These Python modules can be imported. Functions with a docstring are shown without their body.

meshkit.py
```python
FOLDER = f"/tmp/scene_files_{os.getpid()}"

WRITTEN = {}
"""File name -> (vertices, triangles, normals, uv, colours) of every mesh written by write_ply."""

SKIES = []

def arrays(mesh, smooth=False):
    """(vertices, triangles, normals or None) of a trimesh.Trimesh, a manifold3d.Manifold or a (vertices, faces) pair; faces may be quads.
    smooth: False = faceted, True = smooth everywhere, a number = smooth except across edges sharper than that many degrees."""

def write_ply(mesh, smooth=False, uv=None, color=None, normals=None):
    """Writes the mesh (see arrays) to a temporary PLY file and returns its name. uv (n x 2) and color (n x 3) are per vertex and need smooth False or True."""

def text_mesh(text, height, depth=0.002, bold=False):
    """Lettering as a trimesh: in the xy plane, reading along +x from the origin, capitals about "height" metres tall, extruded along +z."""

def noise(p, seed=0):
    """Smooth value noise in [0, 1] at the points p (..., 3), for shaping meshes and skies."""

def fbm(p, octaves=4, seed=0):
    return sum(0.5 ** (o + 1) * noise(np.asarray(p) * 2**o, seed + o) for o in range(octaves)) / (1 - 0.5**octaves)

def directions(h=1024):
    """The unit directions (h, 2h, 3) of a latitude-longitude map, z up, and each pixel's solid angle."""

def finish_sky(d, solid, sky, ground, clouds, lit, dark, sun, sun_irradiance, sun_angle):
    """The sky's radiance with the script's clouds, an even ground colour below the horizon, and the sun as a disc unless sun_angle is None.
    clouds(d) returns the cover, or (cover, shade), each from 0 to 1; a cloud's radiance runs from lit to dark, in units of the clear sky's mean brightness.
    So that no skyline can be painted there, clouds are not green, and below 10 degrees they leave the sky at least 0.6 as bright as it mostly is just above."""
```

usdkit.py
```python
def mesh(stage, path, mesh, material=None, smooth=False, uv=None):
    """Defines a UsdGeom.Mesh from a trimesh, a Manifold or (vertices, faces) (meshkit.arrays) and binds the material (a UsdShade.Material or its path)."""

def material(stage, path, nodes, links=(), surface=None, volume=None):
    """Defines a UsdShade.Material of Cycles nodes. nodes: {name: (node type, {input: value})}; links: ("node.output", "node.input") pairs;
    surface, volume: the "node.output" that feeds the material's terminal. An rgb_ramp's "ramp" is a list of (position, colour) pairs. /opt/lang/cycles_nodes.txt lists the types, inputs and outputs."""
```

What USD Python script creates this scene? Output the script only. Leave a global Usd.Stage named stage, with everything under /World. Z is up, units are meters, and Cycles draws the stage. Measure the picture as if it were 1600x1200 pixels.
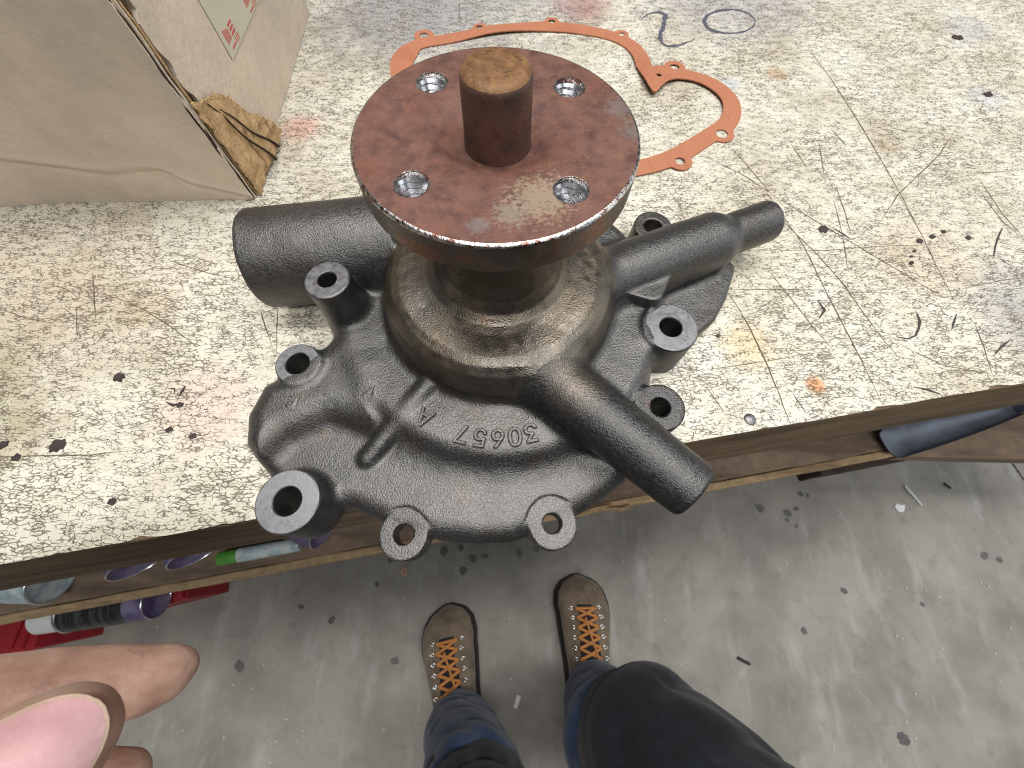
import math, random
import numpy as np, trimesh, manifold3d as m3, meshkit, usdkit
import shapely, shapely.geometry as sg
from scipy import ndimage
from pxr import Usd, UsdGeom, UsdLux, Sdf, Gf, Vt, UsdShade

stage = Usd.Stage.CreateInMemory()
UsdGeom.SetStageUpAxis(stage, 'Z'); UsdGeom.SetStageMetersPerUnit(stage, 1.0)
UsdGeom.Xform.Define(stage, '/World'); UsdGeom.Scope.Define(stage, '/World/Looks')
rng = np.random.default_rng(7); random.seed(7)
S = 0.00076                       # the close-up is laid out in units of 0.76 mm; origin = centre of the hub flange face
BENCH, FLOOR = -125.0, -1150.0    # bench top and floor in those units
OFF = np.array([0, 0, -FLOOR * S])
def W(p): return np.asarray(p, float) * S + OFF

# ---------------------------------------------------------------- camera
CAM = np.array([7.48442, -132.51678, 92.76769])
RIGHT = np.array([0.99974194, 0.02100599, 0.008649]); DOWN = np.array([0.02271689, -0.92444766, -0.38063168]); FWD = np.array([0., 0.38072993, -0.92468628])
cam = UsdGeom.Camera.Define(stage, '/World/camera')
cw = W(CAM)
cam.AddTransformOp().Set(Gf.Matrix4d(*RIGHT, 0, *(-DOWN), 0, *(-FWD), 0, *cw, 1))
cam.CreateHorizontalApertureAttr(36.0); cam.CreateVerticalApertureAttr(27.0)
cam.CreateFocalLengthAttr(36.0 * 614.413 / 1600)
cam.CreateClippingRangeAttr(Gf.Vec2f(0.005, 100))
cam.CreateFStopAttr(24.0); cam.CreateFocusDistanceAttr(0.135)
cam.CreateExposureAttr(0.02)

# ---------------------------------------------------------------- light: workshop lamps and the pale room
def material(name, nodes, links, surface): return usdkit.material(stage, '/World/Looks/' + name, nodes, links, surface=surface)
dome = UsdLux.DomeLight.Define(stage, '/World/room_light')
UsdShade.MaterialBindingAPI.Apply(dome.GetPrim()).Bind(material('room_light', {'b': ('background_shader', {'color': (0.95, 0.98, 1.0), 'strength': 0.10})}, [], 'b.background'))
def lamp(name, pos, target, w, h, power, col):
    l = UsdLux.RectLight.Define(stage, '/World/' + name)
    l.CreateWidthAttr(w); l.CreateHeightAttr(h); l.CreateIntensityAttr(power); l.CreateColorAttr(Gf.Vec3f(*col))
    z = np.asarray(pos, float) - np.asarray(target, float); z /= np.linalg.norm(z)
    x = np.cross([0, 1, 0.01], z); x /= np.linalg.norm(x); y = np.cross(z, x)
    l.AddTransformOp().Set(Gf.Matrix4d(*x, 0, *y, 0, *z, 0, *map(float, pos), 1))
lamp('ceiling_lamp', (0.25, 0.35, 3.1), (0.1, 0.2, 0.8), 2.6, 0.4, 22.5, (1, 0.985, 0.96))
lamp('ceiling_lamp_001', (0.3, -1.3, 3.1), (0.1, -0.2, 0.8), 2.6, 0.4, 14.0, (1, 0.985, 0.96))
lamp('open_doorway', (3.4, 0.4, 1.9), (0, 0, 0.8), 2.4, 2.4, 1.5, (0.9, 0.96, 1.0))

# ---------------------------------------------------------------- helpers
used = {}
def numbered(parent, name):
    k = parent + '/' + name; n = used.get(k, 0); used[k] = n + 1
    return k if n == 0 else f'{k}_{n:03d}'
base = {}
def tag(p, label=None, cat=None, group=None, kind=None):
    for k, v in (('label', label), ('category', cat), ('group', group), ('kind', kind)):
        if v: p.SetCustomDataByKey(k, v)
def thing(name, label, cat, loc, group=None):
    """An Xform at the thing's base (loc in layout units)."""
    path = numbered('/World', name); x = UsdGeom.Xform.Define(stage, path)
    w = W(loc); x.AddTranslateOp().Set(Gf.Vec3d(*w)); base[path] = w
    tag(x.GetPrim(), label, cat, group)
    return path
def part(parent, name, mesh, mat, smooth=False, normals=None, label=None, kind=None, world=False):
    """A mesh in layout units under a thing or part (whose origin is taken off), or under /World."""
    path = numbered(parent, name)
    b = np.zeros(3)
    for k, v in base.items():
        if path.startswith(k + '/'): b = v
    if normals is None: v, f, n = meshkit.arrays(mesh, smooth)
    else: v, f, n = mesh[0], mesh[1], normals
    v = W(v) - b
    m = UsdGeom.Mesh.Define(stage, path)
    m.CreatePointsAttr(Vt.Vec3fArray.FromNumpy(v.astype(np.float32)))
    m.CreateFaceVertexCountsAttr(Vt.IntArray.FromNumpy(np.full(len(f), 3, np.int32)))
    m.CreateFaceVertexIndicesAttr(Vt.IntArray.FromNumpy(np.ascontiguousarray(f, np.int32).ravel()))
    m.CreateSubdivisionSchemeAttr('none')
    if n is not None:
        m.CreateNormalsAttr(Vt.Vec3fArray.FromNumpy(np.ascontiguousarray(n, np.float32))); m.SetNormalsInterpolation('vertex')
    UsdShade.MaterialBindingAPI.Apply(m.GetPrim()).Bind(mat)
    tag(m.GetPrim(), label, None, None, kind)
    return path
def lathe(profile, n=96, a0=0.0):
    p = np.asarray(profile, float); t = np.linspace(0, 2 * np.pi, n, endpoint=False)
    v = np.stack([np.outer(np.cos(t), p[:, 0]), np.outer(np.sin(t), p[:, 0]), np.broadcast_to(p[:, 1], (n, len(p)))], -1).reshape(-1, 3)
    m = len(p); i, j = np.meshgrid(np.arange(n), np.arange(m - 1), indexing='ij'); i2 = (i + 1) % n
    q = np.stack([i * m + j, i2 * m + j, i2 * m + j + 1, i * m + j + 1], -1).reshape(-1, 4)
    f = np.vstack([q[:, [0, 2, 1]], q[:, [0, 3, 2]]])
    mesh = trimesh.Trimesh(v, f, process=False); mesh.merge_vertices(); mesh.update_faces(mesh.nondegenerate_faces())
    if mesh.volume < 0: mesh.invert()
    return mesh
def frame(origin, zdir, up=(0, 0, 1)):
    z = np.asarray(zdir, float); z = z / np.linalg.norm(z); x = np.cross(up, z)
    if np.linalg.norm(x) < 1e-6: x = np.array([1., 0, 0])
    x /= np.linalg.norm(x); y = np.cross(z, x); T = np.eye(4); T[:3, 0], T[:3, 1], T[:3, 2], T[:3, 3] = x, y, z, origin
    return T
def moved(m, T): m = m.copy(); m.apply_transform(T); return m
def box(a, b): return trimesh.creation.box(bounds=[a, b])
def rbox(size, r, T=None):
    """A box with rounded edges: hull of spheres."""
    s = np.asarray(size, float) / 2 - r
    M = m3.Manifold.batch_hull([m3.Manifold.sphere(r, 12).translate([sx * s[0], sy * s[1], sz * s[2]]) for sx in (-1, 1) for sy in (-1, 1) for sz in (-1, 1)])
    q = M.to_mesh(); t = trimesh.Trimesh(q.vert_properties[:, :3], q.tri_verts, process=False)
    return t if T is None else moved(t, T)
def tube(points, r, sides=8, closed_ends=True):
    p = np.asarray(points, float); r = np.broadcast_to(r, (len(p),)); t = np.gradient(p, axis=0); t /= np.linalg.norm(t, axis=1, keepdims=True) + 1e-12
    ref = np.array([0, 0, 1.]) if abs(t[:, 2]).max() < 0.95 else np.array([1., 0.3, 0])
    a = np.cross(t, ref); a /= np.linalg.norm(a, axis=1, keepdims=True); b = np.cross(t, a); g = np.arange(sides) * 2 * np.pi / sides
    v = p[:, None] + r[:, None, None] * (np.cos(g)[None, :, None] * a[:, None] + np.sin(g)[None, :, None] * b[:, None]); v = v.reshape(-1, 3)
    i, j = np.meshgrid(np.arange(len(p) - 1), np.arange(sides), indexing='ij'); j2 = (j + 1) % sides
    q = np.stack([i * sides + j, i * sides + j2, (i + 1) * sides + j2, (i + 1) * sides + j], -1).reshape(-1, 4)
    f = [q[:, [0, 1, 2]], q[:, [0, 2, 3]]]; n = len(v); v = np.vstack([v, p[:1], p[-1:]]); k = np.arange(sides); k2 = (k + 1) % sides; l = (len(p) - 1) * sides
    f += [np.stack([np.full(sides, n), k2, k], 1), np.stack([np.full(sides, n + 1), l + k, l + k2], 1)]
    m = trimesh.Trimesh(v, np.vstack(f), process=False)
    if m.volume < 0: m.invert()
    return m
def ribbon(points, width, z, jitter=0.0):
    """A flat tapered strip lying at height z."""
    p = np.asarray(points, float)
    d = np.concatenate([[0], np.cumsum(np.linalg.norm(np.diff(p, axis=0), axis=1))]); n = max(3, int(d[-1] / 5))
    s = np.linspace(0, d[-1], n); p = np.stack([np.interp(s, d, p[:, k]) for k in (0, 1)], 1)
    p += rng.normal(0, jitter, p.shape)
    t = np.gradient(p, axis=0); t /= np.linalg.norm(t, axis=1, keepdims=True) + 1e-9; nrm = np.stack([-t[:, 1], t[:, 0]], 1)
    w = width * np.clip(np.minimum(np.linspace(0.25, 3, n), np.linspace(3, 0.25, n)), 0, 1) * rng.uniform(0.45, 1.1, n)
    v = np.vstack([np.c_[p + nrm * w[:, None] / 2, np.full(n, z)], np.c_[p - nrm * w[:, None] / 2, np.full(n, z)]])
    i = np.arange(n - 1)
    f = np.vstack([np.stack([i, n + i, i + 1], 1), np.stack([i + 1, n + i, n + i + 1], 1)])
    return trimesh.Trimesh(v, f, process=False)
def flat(poly, z, h=0.0):
    """A shapely polygon as a sheet (h = 0) or a slab from z up to z + h."""
    m = trimesh.creation.extrude_polygon(poly, max(h, 0.2), engine='earcut'); m.apply_translation([0, 0, z if h else z - 0.2])
    return m
def blob_poly(x, y, r, aspect=1.0, ang=0.0, n=18, rough=0.25):
    t = np.linspace(0, 2 * np.pi, n, endpoint=False); q = r * (1 + rng.normal(0, rough, n))
    a, b = q * np.cos(t) * aspect, q * np.sin(t)
    return sg.Polygon(np.c_[x + a * np.cos(ang) - b * np.sin(ang), y + a * np.sin(ang) + b * np.cos(ang)]).buffer(r * 0.12).buffer(0)
cat = trimesh.util.concatenate

# ---------------------------------------------------------------- materials (procedural)
def std(name, color, rough=0.6, metal=0.0, vary=0.25, scale=300.0, bump=0.0, bscale=1500.0, extra=None, spec=0.5, detail=4.0, coord='g.position', tint=None, rvar=0.12, bdist=0.0006, sheen=0.0, bdetail=3.0):
    """Noise-varied principled material; extra = list of (mask chain builder) layers added over the base colour."""
    c = np.asarray(color, float)
    n = {'g': ('geometry', {}), 't': ('texture_coordinate', {}), 'n': ('noise_texture', {'scale': scale, 'detail': detail, 'roughness': 0.6}),
         'r': ('rgb_ramp', {'ramp': [(0.25, tuple(c * (1 - vary))), (0.75, tuple(np.asarray(tint if tint is not None else c * (1 + vary), float)))]}),
         'rr': ('map_range', {'from_min': 0.3, 'from_max': 0.7, 'to_min': rough - rvar, 'to_max': rough + rvar, 'clamp': True}),
         'p': ('principled_bsdf', {'metallic': metal, 'specular_ior_level': spec, 'sheen_weight': sheen})}
    l = [(coord, 'n.vector'), ('n.fac', 'r.fac'), ('n.fac', 'rr.value'), ('rr.result', 'p.roughness')]
    col = 'r.color'
    for k, layer in enumerate(extra or []): col = layer(n, l, col, f'x{k}')
    l.append((col, 'p.base_color'))
    if bump:
        n['bn'] = ('noise_texture', {'scale': bscale, 'detail': bdetail, 'roughness': 0.55}); n['b'] = ('bump', {'strength': bump, 'distance': bdist})
        l += [(coord, 'bn.vector'), ('bn.fac', 'b.height'), ('b.normal', 'p.normal')]
    return material(name, n, l, 'p.BSDF')
def patch(color, center, radius, soft=0.5, nscale=400.0, namp=0.6, strength=1.0, coord='g.position'):
    """A stain of its own ragged shape round a point (world metres)."""
    def f(n, l, col, k):
        n[k + 'd'] = ('vector_math', {'math_type': 'distance', 'vector2': tuple(center)}); n[k + 'n'] = ('noise_texture', {'scale': nscale, 'detail': 5.0, 'roughness': 0.65})
        n[k + 'm'] = ('math', {'math_type': 'multiply_add', 'value2': radius * 2 * namp, 'value3': -radius * namp}); n[k + 'a'] = ('math', {'math_type': 'add'})
        n[k + 'r'] = ('map_range', {'from_min': radius * (1 - soft * 0.5), 'from_max': radius * (1 + soft * 0.5), 'to_min': strength, 'to_max': 0.0, 'clamp': True}); n[k + 'x'] = ('mix_color', {'b': tuple(color)})
        l.extend([(coord, k + 'd.vector1'), (coord, k + 'n.vector'), (k + 'n.fac', k + 'm.value1'), (k + 'd.value', k + 'a.value1'), (k + 'm.value', k + 'a.value2'), (k + 'a.value', k + 'r.value'), (k + 'r.result', k + 'x.fac'), (col, k + 'x.a')])
        return k + 'x.result'
    return f
def mottle(color, scale, lo, hi, strength=1.0, coord='g.position', stretch=None, rot=0.0, detail=4.0):
    """Ragged noise spots of another colour; stretch = anisotropic mapping."""
    def f(n, l, col, k):
        src = coord
        if stretch is not None:
            n[k + 'v'] = ('mapping', {'scale': tuple(stretch), 'rotation': (0, 0, rot)}); l.append((coord, k + 'v.vector')); src = k + 'v.vector'
        n[k + 'n'] = ('noise_texture', {'scale': scale, 'detail': detail, 'roughness': 0.62}); n[k + 'r'] = ('map_range', {'from_min': lo, 'from_max': hi, 'to_min': 0.0, 'to_max': strength, 'clamp': True}); n[k + 'x'] = ('mix_color', {'b': tuple(color)})
        l.extend([(src, k + 'n.vector'), (k + 'n.fac', k + 'r.value'), (k + 'r.result', k + 'x.fac'), (col, k + 'x.a')])
        return k + 'x.result'
    return f
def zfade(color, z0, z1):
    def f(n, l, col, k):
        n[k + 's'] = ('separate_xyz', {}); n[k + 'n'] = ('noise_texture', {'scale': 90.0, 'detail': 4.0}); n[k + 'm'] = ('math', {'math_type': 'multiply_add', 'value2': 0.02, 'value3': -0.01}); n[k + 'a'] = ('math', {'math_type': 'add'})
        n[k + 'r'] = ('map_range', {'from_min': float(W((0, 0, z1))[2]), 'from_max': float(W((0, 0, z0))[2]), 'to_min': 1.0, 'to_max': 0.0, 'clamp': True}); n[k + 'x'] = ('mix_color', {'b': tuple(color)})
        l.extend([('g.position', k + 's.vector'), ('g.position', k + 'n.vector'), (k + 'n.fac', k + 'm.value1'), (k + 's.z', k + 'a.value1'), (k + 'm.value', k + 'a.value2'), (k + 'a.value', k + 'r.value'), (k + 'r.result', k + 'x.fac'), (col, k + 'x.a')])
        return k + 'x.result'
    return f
w3 = lambda *p: tuple(float(a) for a in W(p))

CAST = std('cast_iron', (0.112, 0.109, 0.106), 0.43, 0.87, 0.25, 900, 0.42, 1600, [mottle((0.19, 0.11, 0.065), 90, 0.63, 0.78, 0.45), mottle((0.25, 0.25, 0.25), 1700, 0.58, 0.72, 0.4), mottle((0.085, 0.072, 0.06), 28, 0.5, 0.68, 0.6), mottle((0.15, 0.115, 0.08), 45, 0.6, 0.74, 0.45)], bdist=0.0006, bdetail=1.0)
LETTERSHADE = std('letter_edge_shade', (0.03, 0.027, 0.025), 0.75, 0.1, 0.3, 600)  # dark tone for the shade painted round the raised characters
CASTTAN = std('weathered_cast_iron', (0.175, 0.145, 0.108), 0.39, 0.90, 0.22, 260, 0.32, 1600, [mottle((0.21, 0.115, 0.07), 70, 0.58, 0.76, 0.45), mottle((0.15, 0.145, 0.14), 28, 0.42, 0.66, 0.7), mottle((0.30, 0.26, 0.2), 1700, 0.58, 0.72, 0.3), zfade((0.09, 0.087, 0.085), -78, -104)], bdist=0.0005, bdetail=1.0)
CASTDARK = std('dark_cast_iron', (0.078, 0.076, 0.075), 0.44, 0.88, 0.3, 700, 0.42, 1600, [patch((0.14, 0.12, 0.098), w3(38, -58, -78), 0.009, 1.3, 200, 0.5, 0.9), mottle((0.15, 0.075, 0.04), 110, 0.64, 0.76, 0.4), mottle((0.16, 0.155, 0.15), 1500, 0.58, 0.72, 0.5)], bdist=0.0006, bdetail=1.0)
MACHINED = std('machined_iron', (0.2, 0.2, 0.21), 0.42, 0.8, 0.25, 500, 0.15, 2500, [mottle((0.2, 0.13, 0.09), 260, 0.58, 0.7, 0.5)])
RUST = std('rusty_steel', (0.15, 0.070, 0.052), 0.62, 0.25, 0.3, 220, 0.25, 1500, [
    mottle((0.075, 0.032, 0.03), 150, 0.50, 0.66, 0.7), mottle((0.23, 0.11, 0.065), 420, 0.56, 0.7, 0.6), mottle((0.06, 0.03, 0.028), 800, 0.62, 0.72, 0.5), mottle((0.17, 0.062, 0.036), 55, 0.5, 0.7, 0.55),
    patch((0.30, 0.235, 0.16), w3(15, -30, 0), 0.0062, 0.8, 850, 2.6, 0.8), patch((0.24, 0.20, 0.155), w3(6, -37, 0), 0.0036, 0.7, 850, 2.2, 0.7),
    patch((0.16, 0.145, 0.13), w3(44.5, 14, 0), 0.0035, 0.8, 700, 2.2, 0.6), patch((0.16, 0.145, 0.13), w3(47.5, 2, 0), 0.003, 0.8, 700, 2.2, 0.6), patch((0.2, 0.19, 0.18), w3(-4, -42, 0), 0.0022, 0.8, 900, 1.6, 0.5)], bdist=0.0005)
SHAFT = std('rusty_shaft', (0.12, 0.062, 0.044), 0.55, 0.3, 0.35, 260, 0.3, 1300, [mottle((0.04, 0.03, 0.027), 130, 0.5, 0.62, 0.75), mottle((0.19, 0.085, 0.035), 420, 0.62, 0.74, 0.5)])
SHAFTEND = std('ochre_rust', (0.20, 0.10, 0.038), 0.6, 0.25, 0.35, 420, 0.35, 1300, [mottle((0.085, 0.038, 0.02), 620, 0.54, 0.66, 0.85), mottle((0.13, 0.055, 0.03), 150, 0.48, 0.64, 0.6), mottle((0.32, 0.2, 0.08), 200, 0.55, 0.75, 0.6)])
HUBSIDE = std('hub_side', (0.13, 0.10, 0.075), 0.42, 0.7, 0.3, 300, 0.3, 1300, [mottle((0.24, 0.10, 0.05), 45, 0.5, 0.62, 0.8), mottle((0.09, 0.085, 0.08), 60, 0.5, 0.6, 0.7)])
EDGE = std('worn_bright_edge', (0.6, 0.58, 0.56), 0.28, 1.0, 0.3, 700, 0.3, 1500, [mottle((0.2, 0.08, 0.05), 500, 0.5, 0.6, 0.9)])
BRIGHT = std('cut_thread_steel', (0.66, 0.66, 0.69), 0.26, 1.0, 0.04, 200, rvar=0.02)
GASK = std('gasket_paper', (0.38, 0.145, 0.075), 0.75, 0, 0.16, 900, 0.2, 3500, [mottle((0.28, 0.095, 0.05), 60, 0.52, 0.7, 0.5)])
CARD = std('worn_cardboard', (0.60, 0.505, 0.40), 0.85, 0, 0.10, 45, 0.25, 260, [mottle((0.45, 0.385, 0.33), 12, 0.45, 0.65, 0.8), mottle((0.33, 0.26, 0.19), 230, 0.68, 0.8, 0.5), mottle((0.58, 0.50, 0.40), 25, 0.55, 0.7, 0.6, stretch=(0.4, 1, 2.5))], spec=0.15, bdist=0.002)
CARDTORN = std('torn_cardboard', (0.46, 0.31, 0.165), 0.95, 0, 0.3, 260, 0.6, 700, [mottle((0.16, 0.09, 0.045), 180, 0.58, 0.68, 0.7, stretch=(1, 1, 0.25))], spec=0.1, bdist=0.0012)
CARDCORE = std('cardboard_core', (0.17, 0.10, 0.06), 0.95, 0, 0.4, 300, spec=0.1)
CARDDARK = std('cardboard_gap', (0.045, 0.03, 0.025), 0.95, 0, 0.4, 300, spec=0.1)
LABEL = std('aged_paper_label', (0.52, 0.49, 0.39), 0.8, 0, 0.06, 60, spec=0.15)
REDINK = std('red_ink', (0.50, 0.10, 0.085), 0.8, 0, 0.2, 900, spec=0.15)
INK = std('marker_ink', (0.075, 0.075, 0.10), 0.7, 0, 0.5, 700)
SCRATCH = std('dirt_in_scratch', (0.12, 0.09, 0.06), 0.9, 0, 0.5, 200)
TAR = std('dark_spot', (0.035, 0.022, 0.02), 0.6, 0, 0.4, 500)
WOODR = std('weathered_board', (0.21, 0.145, 0.085), 0.8, 0, 0.25, 60, 0.4, 500, [mottle((0.10, 0.068, 0.042), 26, 0.45, 0.62, 0.9, stretch=(0.12, 1, 2.2)), mottle((0.40, 0.29, 0.17), 70, 0.66, 0.74, 0.8, stretch=(0.12, 1, 3)), mottle((0.05, 0.035, 0.025), 90, 0.7, 0.76, 0.8, stretch=(0.1, 1, 3))], spec=0.2)
WOODL = std('shelf_board', (0.26, 0.19, 0.135), 0.8, 0, 0.2, 70, 0.4, 500, [mottle((0.12, 0.085, 0.065), 20, 0.45, 0.62, 0.8, stretch=(0.2, 1, 1)), mottle((0.42, 0.30, 0.17), 60, 0.62, 0.7, 0.7, stretch=(0.1, 1, 3))], spec=0.2)
WOODE = std('shelf_board_edge', (0.46, 0.33, 0.19), 0.8, 0, 0.25, 90, 0.3, 500, [mottle((0.22, 0.14, 0.08), 50, 0.5, 0.64, 0.8, stretch=(0.1, 1, 3))], spec=0.2)
WOODD = std('dark_timber', (0.06, 0.045, 0.033), 0.85, 0, 0.4, 40, 0.4, 400, spec=0.2)
SUEDE = std('brown_suede', (0.175, 0.135, 0.095), 0.95, 0, 0.28, 45, 0.4, 900, [mottle((0.095, 0.07, 0.05), 18, 0.48, 0.64, 0.8), mottle((0.24, 0.195, 0.14), 25, 0.58, 0.7, 0.5)], spec=0.15, sheen=0.3)
SOLE = std('boot_sole', (0.035, 0.03, 0.027), 0.85, 0, 0.3, 120, spec=0.2)
TONGUE = std('boot_tongue', (0.022, 0.02, 0.027), 0.9, 0, 0.3, 200, spec=0.2)
LACE = std('orange_lace', (0.48, 0.205, 0.065), 0.85, 0, 0.3, 500, 0.3, 2500, spec=0.2)
STEEL = std('lace_hook_steel', (0.7, 0.7, 0.7), 0.22, 1.0, 0.1, 400)
DENIM = std('blue_denim', (0.032, 0.056, 0.115), 0.9, 0, 0.35, 30, 0.4, 1600, [mottle((0.075, 0.12, 0.21), 22, 0.56, 0.7, 0.6), mottle((0.09, 0.12, 0.18), 800, 0.56, 0.7, 0.5), mottle((0.018, 0.028, 0.055), 14, 0.5, 0.66, 0.7)], spec=0.15, sheen=0.2)
CHARCOAL = std('charcoal_cloth', (0.015, 0.016, 0.019), 0.95, 0, 0.3, 25, 0.6, 900, [mottle((0.024, 0.032, 0.05), 12, 0.5, 0.68, 0.7), mottle((0.03, 0.03, 0.032), 700, 0.55, 0.7, 0.6)], spec=0.1, sheen=0.12)
SKIN = material('skin', {'g': ('geometry', {}), 'n': ('noise_texture', {'scale': 140.0, 'detail': 4.0}), 'r': ('rgb_ramp', {'ramp': [(0.25, (0.26, 0.145, 0.105)), (0.5, (0.38, 0.225, 0.165)), (0.75, (0.47, 0.30, 0.235))]}),
    'v': ('voronoi_texture', {'scale': 1100.0}), 'b': ('bump', {'strength': 0.2, 'distance': 0.0003}), 'p': ('principled_bsdf', {'roughness': 0.48, 'subsurface_weight': 0.25, 'subsurface_scale': 0.004, 'subsurface_radius': (1, 0.35, 0.2)})},
    [('g.position', 'n.vector'), ('n.fac', 'r.fac'), ('r.color', 'p.base_color'), ('g.position', 'v.vector'), ('v.distance', 'b.height'), ('b.normal', 'p.normal')], 'p.BSDF')
NAIL = std('finger_nail', (0.50, 0.285, 0.29), 0.33, 0, 0.2, 90, 0.15, 500, [mottle((0.58, 0.43, 0.43), 120, 0.5, 0.7, 0.6), patch((0.12, 0.04, 0.05), w3(-78.5, -165.5, -4.5), 0.0008, 0.6, 900, 0.8, 0.8)])
NAILRIM = std('nail_rim', (0.47, 0.34, 0.25), 0.5, 0, 0.12, 500)
CANBLK = std('can_black', (0.02, 0.02, 0.022), 0.35, 0, 0.4, 200, extra=[mottle((0.07, 0.07, 0.075), 22, 0.5, 0.52, 0.8, coord='t.object', stretch=(0.2, 0.2, 6.0)), mottle((0.16, 0.15, 0.08), 260, 0.68, 0.7, 0.6, coord='t.object')], coord='t.object')
CANWHT = std('can_white', (0.78, 0.79, 0.80), 0.35, 0, 0.04, 60, coord='t.object')
CANPUR = std('can_purple', (0.11, 0.085, 0.21), 0.35, 0, 0.3, 40, extra=[mottle((0.40, 0.36, 0.50), 18, 0.45, 0.75, 0.8, coord='t.object'), mottle((0.75, 0.72, 0.8), 420, 0.66, 0.7, 0.7, coord='t.object')], coord='t.object')
CANSIL = std('can_silver', (0.62, 0.63, 0.66), 0.28, 0.9, 0.1, 100, coord='t.object')
CANAQU = std('can_pale_blue', (0.45, 0.58, 0.62), 0.35, 0, 0.25, 70, extra=[mottle((0.75, 0.8, 0.82), 60, 0.5, 0.6, 0.8, coord='t.object')], coord='t.object')
CANGRN = std('can_green', (0.10, 0.36, 0.05), 0.4, 0, 0.15, 60, coord='t.object')
REDP = std('red_plastic', (0.36, 0.018, 0.03), 0.5, 0, 0.2, 40, 0.2, 900, [mottle((0.5, 0.08, 0.09), 30, 0.62, 0.7, 0.4, stretch=(3, 0.5, 1))])
CANRED = std('can_red', (0.42, 0.03, 0.045), 0.35, 0, 0.15, 60, coord='t.object')
BLUE = std('blue_grey_metal', (0.15, 0.17, 0.205), 0.45, 0.4, 0.3, 25, extra=[mottle((0.22, 0.25, 0.31), 18, 0.5, 0.66, 0.8)])
COPPER = std('copper_washer', (0.72, 0.36, 0.22), 0.3, 1.0, 0.1, 300)
PAPER = std('white_scrap', (0.72, 0.74, 0.75), 0.8, 0, 0.1, 300)
DEBRIS = std('dark_debris', (0.03, 0.028, 0.027), 0.8, 0, 0.4, 300)
PALE = std('pale_debris', (0.62, 0.60, 0.56), 0.8, 0, 0.2, 300)

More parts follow.
